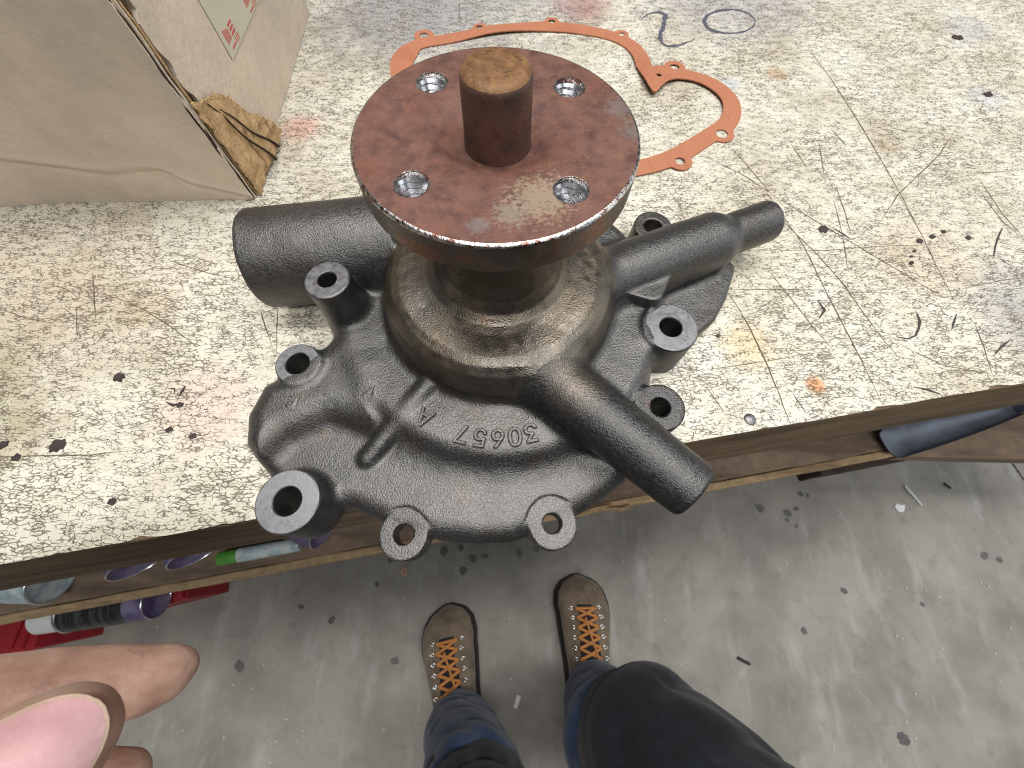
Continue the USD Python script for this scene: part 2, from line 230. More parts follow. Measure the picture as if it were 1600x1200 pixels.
# the bench's crackled cream paint: two voronoi nets stretched along the board, broken up by noise
E_ANG = math.atan2(0.195, 0.981)
def bench_paint():
    n = {'g': ('geometry', {}), 'm': ('mapping', {'rotation': (0, 0, -E_ANG), 'scale': (0.52, 1.2, 1)}), 'wn': ('noise_texture', {'scale': 260.0, 'detail': 3.0}), 'ws': ('vector_math', {'math_type': 'subtract', 'vector2': (0.5, 0.5, 0.5)}),
         'wm': ('vector_math', {'math_type': 'scale', 'scale': 0.0035}), 'wa': ('vector_math', {'math_type': 'add'}),
         'v1': ('voronoi_texture', {'dimensions': '2D', 'feature': 'distance_to_edge', 'scale': 600.0}), 'v2': ('voronoi_texture', {'dimensions': '2D', 'feature': 'distance_to_edge', 'scale': 1000.0}),
         'n1': ('noise_texture', {'scale': 22.0, 'detail': 4.0, 'roughness': 0.6}), 'n2': ('noise_texture', {'scale': 360.0, 'detail': 3.0, 'roughness': 0.65}), 'nb': ('noise_texture', {'scale': 7.0, 'detail': 3.0}),
         'w1': ('map_range', {'from_min': 0.40, 'from_max': 0.66, 'to_min': 0.002, 'to_max': 0.26, 'clamp': True}), 'k1': ('math', {'math_type': 'multiply'}), 'kb': ('map_range', {'from_min': 0.36, 'from_max': 0.64, 'to_min': 0.35, 'to_max': 1.5, 'clamp': True}),
         'c1': ('math', {'math_type': 'divide', 'use_clamp': True}), 'c1i': ('math', {'math_type': 'subtract', 'value1': 1.0, 'use_clamp': True}),
         'w2': ('map_range', {'from_min': 0.5, 'from_max': 0.72, 'to_min': 0.001, 'to_max': 0.16, 'clamp': True}), 'c2': ('math', {'math_type': 'divide', 'use_clamp': True}), 'c2i': ('math', {'math_type': 'subtract', 'value1': 1.0, 'use_clamp': True}),
         'mx': ('math', {'math_type': 'maximum'}), 'pc': ('rgb_ramp', {'ramp': [(0.22, (0.43, 0.38, 0.275)), (0.5, (0.61, 0.575, 0.475)), (0.78, (0.71, 0.695, 0.62))]}), 'pn': ('noise_texture', {'scale': 30.0, 'detail': 6.0, 'roughness': 0.65}),
         'cc': ('rgb_ramp', {'ramp': [(0.3, (0.03, 0.026, 0.023)), (0.7, (0.13, 0.095, 0.062))]}), 'mix': ('mix_color', {}), 'bh': ('math', {'math_type': 'multiply', 'value2': -1.0}), 'b': ('bump', {'strength': 0.6, 'distance': 0.0005}),
         'p': ('principled_bsdf', {'roughness': 0.45, 'specular_ior_level': 0.4})}
    l = [('g.position', 'm.vector'), ('g.position', 'wn.vector'), ('wn.color', 'ws.vector1'), ('ws.vector', 'wm.vector1'), ('m.vector', 'wa.vector1'), ('wm.vector', 'wa.vector2'), ('wa.vector', 'v1.vector'), ('wa.vector', 'v2.vector'),
         ('g.position', 'n1.vector'), ('m.vector', 'n2.vector'), ('g.position', 'nb.vector'), ('n2.fac', 'w1.value'), ('n1.fac', 'kb.value'), ('w1.result', 'k1.value1'), ('kb.result', 'k1.value2'), ('v1.distance', 'c1.value1'), ('k1.value', 'c1.value2'), ('c1.value', 'c1i.value2'),
         ('n2.fac', 'w2.value'), ('v2.distance', 'c2.value1'), ('w2.result', 'c2.value2'), ('c2.value', 'c2i.value2'), ('c1i.value', 'mx.value1'), ('c2i.value', 'mx.value2'),
         ('g.position', 'pn.vector'), ('pn.fac', 'pc.fac'), ('n1.fac', 'cc.fac'), ('mx.value', 'mix.fac'), ('cc.color', 'mix.b'), ('mx.value', 'bh.value1'), ('bh.value', 'b.height'), ('b.normal', 'p.normal')]
    col = 'pc.color'
    stains_and_shade = [((0.40, 0.22, 0.09), (238, 262), 0.007, .55), ((0.33, 0.26, 0.17), (281, 362), 0.007, .6), ((0.40, 0.30, 0.2), (305, 171), 0.006, .6), ((0.55, 0.22, 0.05), (190.6, -39), 0.004, .8), ((0.30, 0.33, 0.45), (440, 340), 0.016, .3), ((0.38, 0.43, 0.55), (412, 238), 0.009, .35),
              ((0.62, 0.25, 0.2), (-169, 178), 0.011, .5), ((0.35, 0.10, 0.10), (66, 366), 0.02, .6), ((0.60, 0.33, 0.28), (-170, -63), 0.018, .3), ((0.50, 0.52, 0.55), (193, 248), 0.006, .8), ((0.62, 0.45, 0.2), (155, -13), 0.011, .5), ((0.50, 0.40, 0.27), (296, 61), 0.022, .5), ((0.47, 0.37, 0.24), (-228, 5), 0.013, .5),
              ((0.19, 0.17, 0.19), (-110, 345), 0.06, .62), ((0.30, 0.30, 0.33), (-40, 400), 0.08, .5), ((0.28, 0.27, 0.33), (215, 400), 0.06, .5), ((0.42, 0.34, 0.24), (-310, 5), 0.05, .55), ((0.5, 0.45, 0.3), (160, 60), 0.03, .4), ((0.20, 0.19, 0.20), (355, 12), 0.03, .55), ((0.30, 0.28, 0.16), (-320, -80), 0.04, .6), ((0.45, 0.46, 0.5), (-120, 190), 0.005, .8)]  # two wide far-left patches: grime plus the edge shade put into the colour
    for i, (c, (x, y), r, s) in enumerate(stains_and_shade): col = patch(c, w3(x, y, BENCH), r, 0.9, 90 if r > 0.015 else 330, 0.9, s)(n, l, col, f's{i}')
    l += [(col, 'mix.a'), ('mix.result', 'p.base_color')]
    return material('crackled_cream_paint', n, l, 'p.BSDF')
PAINT = bench_paint()
CONC = std('worn_concrete', (0.31, 0.292, 0.26), 0.65, 0, 0.16, 9, 0.3, 320, [mottle((0.19, 0.178, 0.16), 5, 0.45, 0.66, 0.85), mottle((0.44, 0.435, 0.42), 15, 0.54, 0.72, 0.6, stretch=(1.5, 0.42, 1), rot=-0.45, detail=7), mottle((0.17, 0.158, 0.14), 24, 0.54, 0.72, 0.55, detail=8), mottle((0.085, 0.083, 0.08), 52, 0.67, 0.74, 0.6, detail=7), mottle((0.62, 0.62, 0.61), 95, 0.68, 0.73, 0.7), mottle((0.24, 0.23, 0.22), 380, 0.5, 0.68, 0.65, detail=6)], spec=0.3, detail=8, bdist=0.001)
# ---------------------------------------------------------------- floor and workbench
floor = part('/World', 'floor', box([-3300, -2600, FLOOR - 40], [3300, 3600, FLOOR]), CONC); tag(stage.GetPrimAtPath(floor), 'worn grey concrete workshop floor below the bench', 'floor', None, 'structure')
EX, EN = np.array([0.981, 0.195, 0]), np.array([0.195, -0.981, 0])      # along the bench's front edge, and out of it
EX /= np.linalg.norm(EX); EN = np.array([EX[1], -EX[0], 0])
E0 = np.array([0, -98.3, 0])                                             # a point of the edge
def BE(s, d, z): return E0 + EX * s + EN * d + np.array([0, 0, z])       # s along, d outwards
def beam(s0, s1, d0, d1, z0, z1, r=2.5, wob=0.0, seg=1):
    b = rbox([s1 - s0, d1 - d0, z1 - z0], r)
    if wob:
        b = b.subdivide_to_size(max((s1 - s0) / 60, 12)); q = b.vertices
        q += (np.stack([meshkit.fbm(q * 0.035, 3, k) for k in (3, 4, 5)], 1) - 0.5) * [0, wob, wob]
    T = np.eye(4); T[:3, 0] = EX; T[:3, 1] = EN; T[:3, 3] = BE((s0 + s1) / 2, (d0 + d1) / 2, (z0 + z1) / 2)
    if np.linalg.det(T[:3, :3]) < 0: b.apply_scale([1, 1, 1]); T[:3, 1] = EN
    m = b.copy(); m.vertices = b.vertices @ T[:3, :3].T + T[:3, 3]
    if m.volume < 0: m.invert()
    return m
bench = thing('workbench', 'timber workbench with crackled cream painted top and bare wood front edge', 'workbench', (0, 200, FLOOR))
# paint sheet with a chipped front edge
sx = np.arange(-1500, 1501, 4.0)
edge = -0.6 + 1.2 * (meshkit.fbm(np.c_[sx * 0.03, sx * 0, sx * 0], 4, 2) - 0.5) - 3.0 * np.clip(meshkit.fbm(np.c_[sx * 0.09, sx * 0 + 9, sx * 0], 3, 5) - 0.68, 0, 1) * 4
pts = [tuple(BE(s, d, 0)[:2]) for s, d in zip(sx, edge)] + [tuple(BE(1500, -900, 0)[:2]), tuple(BE(-1500, -900, 0)[:2])]
part(bench, 'bench_top', flat(sg.Polygon(pts), BENCH - 1.4, 1.4), PAINT)
rail = part(bench, 'front_rail', beam(-1500, 1500, -46, 0, -234, BENCH - 1.45, 2.0, 4.0), WOODR)
part(bench, 'top_board', beam(-1500, 1500, -900, -46.5, -160, BENCH - 1.45, 1.0), WOODD)
part(bench, 'shelf_board', beam(-1500, 1020, -420, -13, -810, -762, 4.0, 5.0), WOODL)
part(bench, 'shelf_lip', beam(-1500, 1010, -12.5, 3, -806, -766, 3.0, 5.0), WOODE)
for s in (-1420, 1420): part(bench, 'bench_leg', beam(s - 45, s + 45, -150, -60, FLOOR + 0.5, -235, 3), WOODD)
part(bench, 'shelf_skid', beam(760, 1050, -60, 14, -930, -845, 4, 4), WOODD, label='short dark timber skid under the shelf')
pl = sg.Polygon([(868, 68), (1500, 66), (1560, 330), (1180, 240), (950, 112)])
part(bench, 'cross_plank', flat(pl, -800, 38), WOODL, label='plank laid across the right end of the lower shelf')
nh = moved(lathe([(0, 1.2), (2.0, 1.1), (3.2, 0.5), (3.6, 0), (3.6, -2)], 20), trimesh.transformations.translation_matrix([146.2, -61.6, BENCH]))
for k, (s0, d0, an, L) in enumerate([(196, -4, 0.25, 34), (222, 2, 0.05, 46), (170, 1, 0.3, 26), (250, 6, 0.5, 16)]):
    c = BE(s0, d0, -761); part(bench, 'splinter', tube(np.array([c + np.array([math.cos(an), math.sin(an), 0.05]) * t for t in (-L, -L * .3, L * .4, L)]), [0.6, 4.2, 3.6, 0.5], 5), WOODE)
part(bench, 'nail_head', nh, MACHINED, 40)
SCR = [[(196,118),(204,86),(218,62),(229,37),(236,12),(242,-7),(248,-20)],[(197,117),(211,68),(216,29),(220,1),(224,-24),(227,-53)],[(296,120),(299,83),(299,48),(300,23)],[(150,29),(158,3),(164,-26),(167,-47),(169,-64)],[(201,115),(231,86),(253,65),(274,45),(294,26)],[(182,44),(192,20),(201,-1),(208,-15)],[(360,122),(364,92),(372,79)],[(245,112),(242,81),(236,46)],[(182,63),(224,64),(268,69),(312,72)],[(150,29),(188,30),(215,30)],[(254,-12),(274,-24),(300,-29)],[(306,8),(304,-11),(301,-29)],[(124,-31),(163,-24),(197,-17)],[(309,34),(341,42),(356,44)],[(123,-40),(132,-58)],[(175,-44),(180,-58)],[(277,303),(286,250),(292,198),(296,149),(298,114),(299,83)],[(370,194),(345,164),(318,139),(295,118),(271,89)],[(155,156),(183,135),(198,119)],[(179,166),(190,140),(199,117)],[(252,178),(245,137)],[(382,320),(361,303),(349,288)],[(251,126),(250,102),(248,80)],[(360,143),(388,146)],[(365,136),(367,100),(372,81)],[(266,192),(273,169)],[(317,194),(335,188)],[(-224,41),(-203,34),(-181,29)],[(-322,1),(-302,-5),(-283,-9)],[(-259,14),(-234,5),(-212,-7),(-198,-16),(-188,-23)],[(-275,31),(-258,-5)],[(-298,20),(-287,18),(-274,9)],[(-156,5),(-142,-21)],[(-145,6),(-138,-25)],[(-274,4),(-264,-18)],[(-273,-93),(-250,-92),(-225,-91),(-202,-88)],[(-54,371),(-51,329)],[(228,172),(234,146)]]
part(bench, 'scratches', cat([ribbon(s, 0.7 if i not in (0, 1, 3, 4, 16, 17) else 0.95, BENCH + 0.12 + 0.006 * i, 0.12) for i, s in enumerate(SCR)]), SCRATCH, kind='stuff')
ARC = [[(208.1,22.2),(211.4,17.6),(209.9,11.5),(205.4,8.0)],[(270.8,14.6),(270.6,7.0),(265.3,-2.0),(259.3,-6.2),(251.0,-4.5)],[(323.4,-4.8),(314.3,-10.8),(308.5,-15.4)],[(296.6,13.8),(289.1,1.6)],[(249.8,-38.9),(257.6,-40.6),(263.8,-43.0)],[(236.0,84.7),(242.8,78.4),(247.2,73.9)],[(360.5,88.3),(350.2,75.1),(342.1,61.5)],[(-186.0,-49.0),(-187.5,-55.8)],[(-195.3,-51.2),(-190.9,-51.1),(-190.6,-53.8)],[(-194.3,-59.2),(-186.4,-62.3),(-184.2,-59.7)]]
part(bench, 'gouges', cat([ribbon(a, 1.9, BENCH + 0.40 + 0.006 * i, 0.15) for i, a in enumerate(ARC)]), TAR, kind='stuff')
BL = [(-227,-44.5,3),(-244.5,-86.3,4),(-263.8,-93.3,2.2),(-186,-75.7,1.8),(-185,-61,1.8),(-171.6,-79.1,2.0),(-202.1,-115.1,2.2),(-274.4,-86.4,2.4),(228.9,82.6,3.4),(295.1,74.4,2.2),(305.9,78.4,2.3),(315.7,83.3,1.7),(282.1,54.6,1.6),(331.6,78.2,2),(424.8,324.8,4.4),(417.1,240.1,3.5),(137.3,-6.8,1.3),(288,65,1.3),(284,60,1.1)]
part(bench, 'tar_spots', cat([flat(blob_poly(x, y, r * 0.78, 1.25, 0.3, 16, 0.16), BENCH + 0.55 + 0.01 * i) for i, (x, y, r) in enumerate(BL)]), TAR, kind='stuff')
TWO = [(125.4,344.6),(133.7,354.0),(144.5,357.7),(149.7,353.3),(147.4,339.7),(141.4,321.9),(139.1,309.1),(143.6,300.1),(156.3,302.7),(169.0,310.2),(173.0,314.6)]
ZERO = [(236.3,344.5),(232.7,336.5),(225.8,329.7),(216.8,325.1),(207.0,323.2),(197.8,324.3),(190.5,328.4),(186.1,334.7),(185.5,342.5),(188.8,350.6),(195.5,357.7),(204.7,362.7),(214.9,364.7),(224.5,363.5),(231.9,359.1),(236.0,352.5),(236.3,344.5)]
part(bench, 'handwritten_number', cat([ribbon(TWO, 5.0, BENCH + 0.15, 0.3), ribbon(ZERO, 4.6, BENCH + 0.17, 0.3)]), INK, label='number 20 handwritten in dark marker on the paint')

# ---------------------------------------------------------------- water pump: one casting as a distance field, cut into its parts
H = 0.85
LO = np.array([-152.0, -148, -126.5]); NX = (int(328 / H), int(236 / H), int(111 / H))
gx, gy, gz = [LO[k] + H * np.arange(NX[k]) for k in range(3)]
FLD = np.full(NX, 60.0, np.float32); BEST = FLD.copy(); OWN = np.zeros(NX, np.int8)
def smin(a, b, k):
    h = np.clip(0.5 + 0.5 * (b - a) / k, 0, 1); return b + (a - b) * h - k * h * (1 - h)
def smax(a, b, k): return -smin(-a, -b, k)
def blend(fn, lo, hi, k, owner, cut=False):
    sl = tuple(slice(max(0, int((lo[i] - 16 - LO[i]) / H)), min(NX[i], int((hi[i] + 16 - LO[i]) / H) + 2)) for i in range(3))
    x, y, z = np.meshgrid(gx[sl[0]], gy[sl[1]], gz[sl[2]], indexing='ij', sparse=True)
    d = np.broadcast_to(fn(x, y, z), FLD[sl].shape).astype(np.float32)
    if cut: FLD[sl] = smax(FLD[sl], -d, k); return
    o = d < BEST[sl]; OWN[sl][o] = owner; BEST[sl] = np.minimum(BEST[sl], d); FLD[sl] = smin(FLD[sl], d, k)
def poly2(pts):
    """Signed distance to a rounded polygon, on the xy grid."""
    pl = sg.Polygon(pts).buffer(6).buffer(-12).buffer(6); b = np.array((pl.geoms[0] if hasattr(pl, 'geoms') else pl).exterior.coords)
    X, Y = np.meshgrid(gx, gy, indexing='ij'); P = np.stack([X.ravel(), Y.ravel()], 1)
    a, e = b[:-1], b[1:] - b[:-1]; best = np.full(len(P), 1e9)
    for p, q in zip(a, e):
        w = P - p; t = np.clip((w @ q) / (q @ q + 1e-12), 0, 1); best = np.minimum(best, ((w - t[:, None] * q) ** 2).sum(1))
    ins = shapely.contains_xy(pl, P[:, 0], P[:, 1]); return (np.sqrt(best) * np.where(ins, -1, 1)).reshape(X.shape).astype(np.float32)
def slab2(d2, x, y, z, z0, z1, r):
    i = int(round((x.ravel()[0] - LO[0]) / H)); j = int(round((y.ravel()[0] - LO[1]) / H))
    a = d2[i:i + x.size, j:j + y.size, None] + r; b = np.abs(z - (z0 + z1) / 2) - (z1 - z0) / 2 + r
    return np.minimum(np.maximum(a, b), 0) + np.sqrt(np.maximum(a, 0) ** 2 + np.maximum(b, 0) ** 2) - r
def ext(pts, z0, z1, r, k, owner):
    p = np.array(pts); d2 = poly2(pts); lo = [p[:, 0].min(), p[:, 1].min(), z0]; hi = [p[:, 0].max(), p[:, 1].max(), z1]
    blend(lambda x, y, z: slab2(d2, x, y, z, z0, z1, r), lo, hi, k, owner)
def capsule(a, b, ra, rb, k, owner, flatend=False):
    a, b = np.array(a, float), np.array(b, float); d = b - a; L = np.linalg.norm(d); u = d / L; r = max(ra, rb)
    def fn(x, y, z):
        px, py, pz = x - a[0], y - a[1], z - a[2]; t = px * u[0] + py * u[1] + pz * u[2]; q = np.sqrt(np.maximum(px * px + py * py + pz * pz - t * t, 0)); rr = ra + (rb - ra) * np.clip(t / L, 0, 1)
        if flatend:
            A = q - rr + 2.0; B = np.abs(t - L / 2) - L / 2 + 2.0
            return np.minimum(np.maximum(A, B), 0) + np.sqrt(np.maximum(A, 0) ** 2 + np.maximum(B, 0) ** 2) - 2.0
        tt = np.clip(t, 0, L); return np.sqrt(q * q + (t - tt) ** 2) - rr
    blend(fn, np.minimum(a, b) - r, np.maximum(a, b) + r, k, owner)
def bore(a, b, r, k=0.6):
    a, b = np.array(a, float), np.array(b, float); d = b - a; L = np.linalg.norm(d); u = d / L
    def fn(x, y, z):
        px, py, pz = x - a[0], y - a[1], z - a[2]; t = px * u[0] + py * u[1] + pz * u[2]; q = np.sqrt(np.maximum(px * px + py * py + pz * pz - t * t, 0))
        return np.maximum(q - r, np.abs(t - L / 2) - L / 2)
    blend(fn, np.minimum(a, b) - r, np.maximum(a, b) + r, k, 0, True)
HOUSING, BULB, PIPE, HEATER, BYPASS, RIB, B0 = 0, 1, 2, 3, 4, 5, 10
ext([(-72,-117),(-54,-124),(-28,-131),(-6,-132),(9,-131),(22,-126),(43,-117),(58,-108),(69,-100),(77,-88),(83,-65),(84,-45),(84,-20),(92,15),(92,50),(62,72),(0,80),(-60,66),(-92,24),(-100,-10),(-98,-40),(-121,-64),(-127,-88),(-116,-106),(-96,-118)], -132, -110.5, 11, 4, HOUSING)
cap_ = lambda cx, cy, R, n=48: [(cx + R * math.cos(t), cy + R * math.sin(t)) for t in np.linspace(0, 2 * np.pi, n, endpoint=False)]
ext(cap_(0, 0, 90.5), -132, -99.8, 4.5, 21, HOUSING)                                     # raised round shelf with the number
ext([(-60,-40),(-58,-80),(-72,-77),(-88,-74),(-98,-79),(-106,-84),(-118,-99),(-129,-88),(-132.5,-72),(-128,-54),(-116,-46),(-100,-30),(-80,-10)], -132, -99.5, 14, 7, HOUSING)   # left lobe
ext([(92,-12),(117,-14),(131,-2),(141,14),(152,40),(120,60),(80,40)], -132, -112, 3, 9, HOUSING)          # web at the right
ext([(-100,-12),(-78,-36),(-60,-30),(-72,0),(-92,2)], -132, -101, 6, 6, HOUSING)
bulb = np.array([(0,-138),(0,-10),(26.3,-10),(26.6,-25),(27.0,-40),(27.8,-52),(29.2,-60),(32,-66),(36,-69.2),(41,-70.6),(46.5,-71.4),(51.5,-72.3),(55.8,-74.4),(59.4,-78.2),(61.8,-84),(63.2,-91),(64.0,-98),(64.4,-106),(64.6,-114),(64.6,-138)])
pl = sg.Polygon(bulb).buffer(2).buffer(-4).buffer(2)
rg, zg = np.arange(0, 110, 0.7), np.arange(-140, 0, 0.7); RR, ZZ = np.meshgrid(rg, zg, indexing='ij')
dd = np.array(shapely.distance(pl.exterior, shapely.points(RR, ZZ))) * np.where(shapely.contains_xy(pl, RR.ravel(), ZZ.ravel()).reshape(RR.shape), -1, 1)
def bulbf(x, y, z):
    r = np.sqrt((x + 1.0 * np.clip((-50 - z) / 20, 0, 1)) ** 2 + y * y); r, z2 = np.broadcast_arrays(r, z); sh = r.shape
    return ndimage.map_coordinates(dd, [np.minimum(r.ravel() / 0.7, len(rg) - 1), np.clip((z2.ravel() + 140) / 0.7, 0, len(zg) - 1)], order=1).reshape(sh)
blend(bulbf, (-70, -70, -130), (70, 70, -16), 6.5, BULB)
capsule((-142.5, 21, -96), (-60, 34, -96), 28, 29, 5, PIPE, True)
capsule((12, -40, -93), (92.5, -108, -92), 17.5, 14.0, 9, HEATER, True)
capsule((40, 4, -99), (127, 44, -99), 19.5, 17.8, 8, BYPASS)
capsule((120, 40.5, -99), (169, 63.5, -99), 13.0, 12.8, 3, BYPASS, True)
ext([(58,1),(64,1),(88,-6.5),(97,12),(88,32),(58,26)], -132, -90, 1.0, 1.6, BYPASS)          # flat-sided block under the small pipe
capsule((-36, -55, -98.5), (-66, -92, -111), 4.6, 4.8, 3.2, RIB)
BOSS = [('tall', -87.3, -9.9, -72, 11.5, 4.7, 1), ('mid', -107.1, -45, -98, 11.9, 6.2, 1), ('big', -94.7, -115.6, -96, 14.8, 6.5, 1), ('ear', -43.7, -128.4, -112, 12.1, 4.7, 0), ('ear', 28.9, -121.9, -112, 12.3, 4.6, 0), ('cast', 85.3, -63.8, -100.5, 12.9, 5.0, 0), ('mid', 95.2, -17.9, -97, 15.2, 6.2, 1), ('ear', 98.1, 64, -106, 12.6, 6.0, 0)]
for i, (nm, x0, y0, zt, R, rh, mach) in enumerate(BOSS):
    if nm == 'ear' and i < 7: bore((x0, y0, zt), (x0, y0, zt + 30), R + 0.8, 1.2)
    def fn(x, y, z, x0=x0, y0=y0, zt=zt, R=R):
        A = np.sqrt((x - x0) ** 2 + (y - y0) ** 2) - R - (zt - z) * 0.035 + 0.7; Bz = z - zt + 0.7
        return np.minimum(np.maximum(A, Bz), 0) + np.sqrt(np.maximum(A, 0) ** 2 + np.maximum(Bz, 0) ** 2) - 0.7
    blend(fn, (x0 - R - 3, y0 - R - 3, -130), (x0 + R + 3, y0 + R + 3, zt), 2.2 if nm == 'ear' else 5, B0 + i)
for nm, x0, y0, zt, R, rh, mach in BOSS: bore((x0, y0, -140), (x0, y0, zt + 3), rh)
bore((-145, 21.2, -96), (-100, 28, -96), 24); bore((96, -111, -92), (60, -80.5, -92), 10.5); bore((172, 65, -99), (130, 45.5, -99), 9.5)
def nz(cell, seed):
    s = [int(n * H / cell) + 4 for n in NX]; a = np.random.default_rng(seed).normal(0, 1, s).astype(np.float32); q = ndimage.zoom(a, [n / (m - 1) * 1.0 for n, m in zip(NX, s)], order=1); return q[:NX[0], :NX[1], :NX[2]]
for cell, amp, sd in ((11, 0.2, 1), (3.0, 0.05, 2)):
    q = nz(cell, sd); FLD[:q.shape[0], :q.shape[1], :q.shape[2]] += amp * q
FLD = np.maximum(FLD, (BENCH + 0.05 - gz)[None, None, :].astype(np.float32))
FLD[:, :, -1] = 5.0
def surface_nets(F):
    ins = F < 0; n = np.array(F.shape)
    c = [ins[i:n[0] - 1 + i, j:n[1] - 1 + j, k:n[2] - 1 + k] for i in (0, 1) for j in (0, 1) for k in (0, 1)]
    cnt = sum(a.astype(np.int8) for a in c); act = (cnt > 0) & (cnt < 8); ids = np.full(act.shape, -1, np.int64); I = np.argwhere(act); ids[act] = np.arange(len(I))
    acc = np.zeros((len(I), 3)); num = np.zeros(len(I)); o = np.array([(i, j, k) for i in (0, 1) for j in (0, 1) for k in (0, 1)])
    val = [F[I[:, 0] + a, I[:, 1] + b, I[:, 2] + d] for a, b, d in o]
    for p in range(8):
        for q in range(p + 1, 8):
            if np.abs(o[p] - o[q]).sum() != 1: continue
            m = (val[p] < 0) != (val[q] < 0); t = val[p][m] / (val[p][m] - val[q][m]); acc[m] += o[p] + t[:, None] * (o[q] - o[p]); num[m] += 1
    v = I + acc / num[:, None]; quads = []
    for ax in range(3):
        u, w = (ax + 1) % 3, (ax + 2) % 3; sl0 = [slice(0, None)] * 3; sl1 = [slice(0, None)] * 3; sl0[ax] = slice(0, -1); sl1[ax] = slice(1, None)
        a, b = ins[tuple(sl0)], ins[tuple(sl1)]; E_ = np.argwhere(a != b); E_ = E_[(E_[:, u] > 0) & (E_[:, w] > 0) & (E_[:, u] < n[u] - 1) & (E_[:, w] < n[w] - 1)]
        s = a[E_[:, 0], E_[:, 1], E_[:, 2]]; du = np.zeros(3, int); du[u] = 1; dw = np.zeros(3, int); dw[w] = 1; g = lambda k: ids[k[:, 0], k[:, 1], k[:, 2]]
        q = np.stack([g(E_ - du - dw), g(E_ - dw), g(E_), g(E_ - du)], 1); q[~s] = q[~s][:, ::-1]; quads.append(q)
    return v, np.vstack(quads)
sv, sq = surface_nets(FLD)
grad = np.stack([ndimage.map_coordinates(np.gradient(FLD, axis=k).astype(np.float32), sv.T, order=1) for k in range(3)], 1)
sn = grad / (np.linalg.norm(grad, axis=1, keepdims=True) + 1e-9)
own = OWN[tuple(np.clip(np.rint(sv).astype(int), 0, np.array(NX) - 1).T)]
sp = LO + sv * H
hm_in = FLD < 0; ti = np.minimum(NX[2] - 1 - np.argmax(hm_in[:, :, ::-1], axis=2), NX[2] - 2); f0, f1 = [np.take_along_axis(FLD, (ti + k)[..., None], 2)[..., 0] for k in (0, 1)]
HTOP = np.where(hm_in.any(2), gz[ti] + H * np.clip(f0 / (f0 - f1 + 1e-9), 0, 1), BENCH)
sf = np.vstack([sq[:, [0, 1, 2]], sq[:, [0, 2, 3]]]); fo = np.median(own[sf], axis=1)
pump = thing('water_pump', 'dark cast iron engine water pump with rusty hub flange lying over the bench edge', 'water pump', (0, 0, BENCH))
def cut(name, owners, mat, parent=pump, label=None):
    f = sf[np.isin(fo, owners)]; u, inv = np.unique(f, return_inverse=True)
    return part(parent, name, (sp[u], inv.reshape(f.shape)), mat, normals=sn[u], label=label)
fo[(fo == B0 + 7)] = B0 + 7
housing = cut('housing', [HOUSING], CAST)
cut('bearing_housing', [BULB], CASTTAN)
cut('rib', [RIB], CAST)
cut('outlet_pipe', [PIPE], CAST, label='large smooth hose pipe pointing left')
cut('outlet_pipe', [HEATER], CASTDARK, label='short dark hose pipe pointing down right over the bench edge')
cut('outlet_pipe', [BYPASS], CAST, label='stepped narrow hose pipe pointing right')
for i, (nm, x0, y0, zt, R, rh, mach) in enumerate(BOSS):
    lb = {0: 'tall bolt boss beside the large pipe', 2: 'largest bolt boss, at the lower left corner'}.get(i)
    b = cut('bolt_boss' if nm != 'ear' else 'bolt_ear', [B0 + i], CAST if i not in (5, 6) else CASTDARK, label=lb)
    if mach:
        ring = lathe([(rh + 0.1, -1.5), (rh + 0.1, 0.05), (rh + 0.5, 0.42), (R - 0.9, 0.42), (R - 0.35, 0.1), (R - 0.35, -1.5)], 72)
        part(b, 'machined_face', moved(ring, trimesh.transformations.translation_matrix([x0, y0, zt])), MACHINED, 30)
# raised casting marks: they stand upside down as seen from the bench front
def mark(txt, x, y, ang, h, name, lift=1.2, shade=False):
    m = meshkit.text_mesh(txt, h, 1.0)
    if not shade and lift > 1: mark(txt, x, y, ang, h, name + '_outline', 0.16, True)  # thin dark sheet round each character paints its edge shade
    c0 = m.bounds.mean(0)[:2]
    if shade:
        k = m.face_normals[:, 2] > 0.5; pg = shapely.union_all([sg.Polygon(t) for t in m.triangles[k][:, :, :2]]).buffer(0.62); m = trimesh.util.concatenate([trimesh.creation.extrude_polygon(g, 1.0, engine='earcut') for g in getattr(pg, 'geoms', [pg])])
    v = m.vertices; v[:, :2] -= c0; c, s = math.cos(ang), math.sin(ang)
    X = x + c * v[:, 0] - s * v[:, 1]; Y = y + s * v[:, 0] + c * v[:, 1]
    hz = ndimage.map_coordinates(ndimage.gaussian_filter(HTOP, 1.2), [(X - LO[0]) / H, (Y - LO[1]) / H], order=1)
    m.vertices = np.stack([X, Y, hz + np.where(v[:, 2] > 0.5, lift, -1.5)], 1)
    if m.volume < 0: m.invert()
    part(pump, name, m, LETTERSHADE if shade else CAST)
for ch, x, y in (('3', 17.5, -80.2), ('0', 9.6, -82.4), ('6', 1.0, -83.3), ('5', -8.0, -83.2), ('7', -17.2, -81.6), ('A', -36.5, -73.6)):
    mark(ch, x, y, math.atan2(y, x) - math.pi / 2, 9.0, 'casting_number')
mark('B', -88.5, -64.5, math.pi + 0.05, 8.5, 'casting_letter', 0.55); mark('R', -106.5, -66.0, math.pi - 0.1, 9.0, 'casting_letter', 0.55); mark('V', -66.5, -60.0, math.pi - 0.5, 8, 'casting_letter', 0.6)

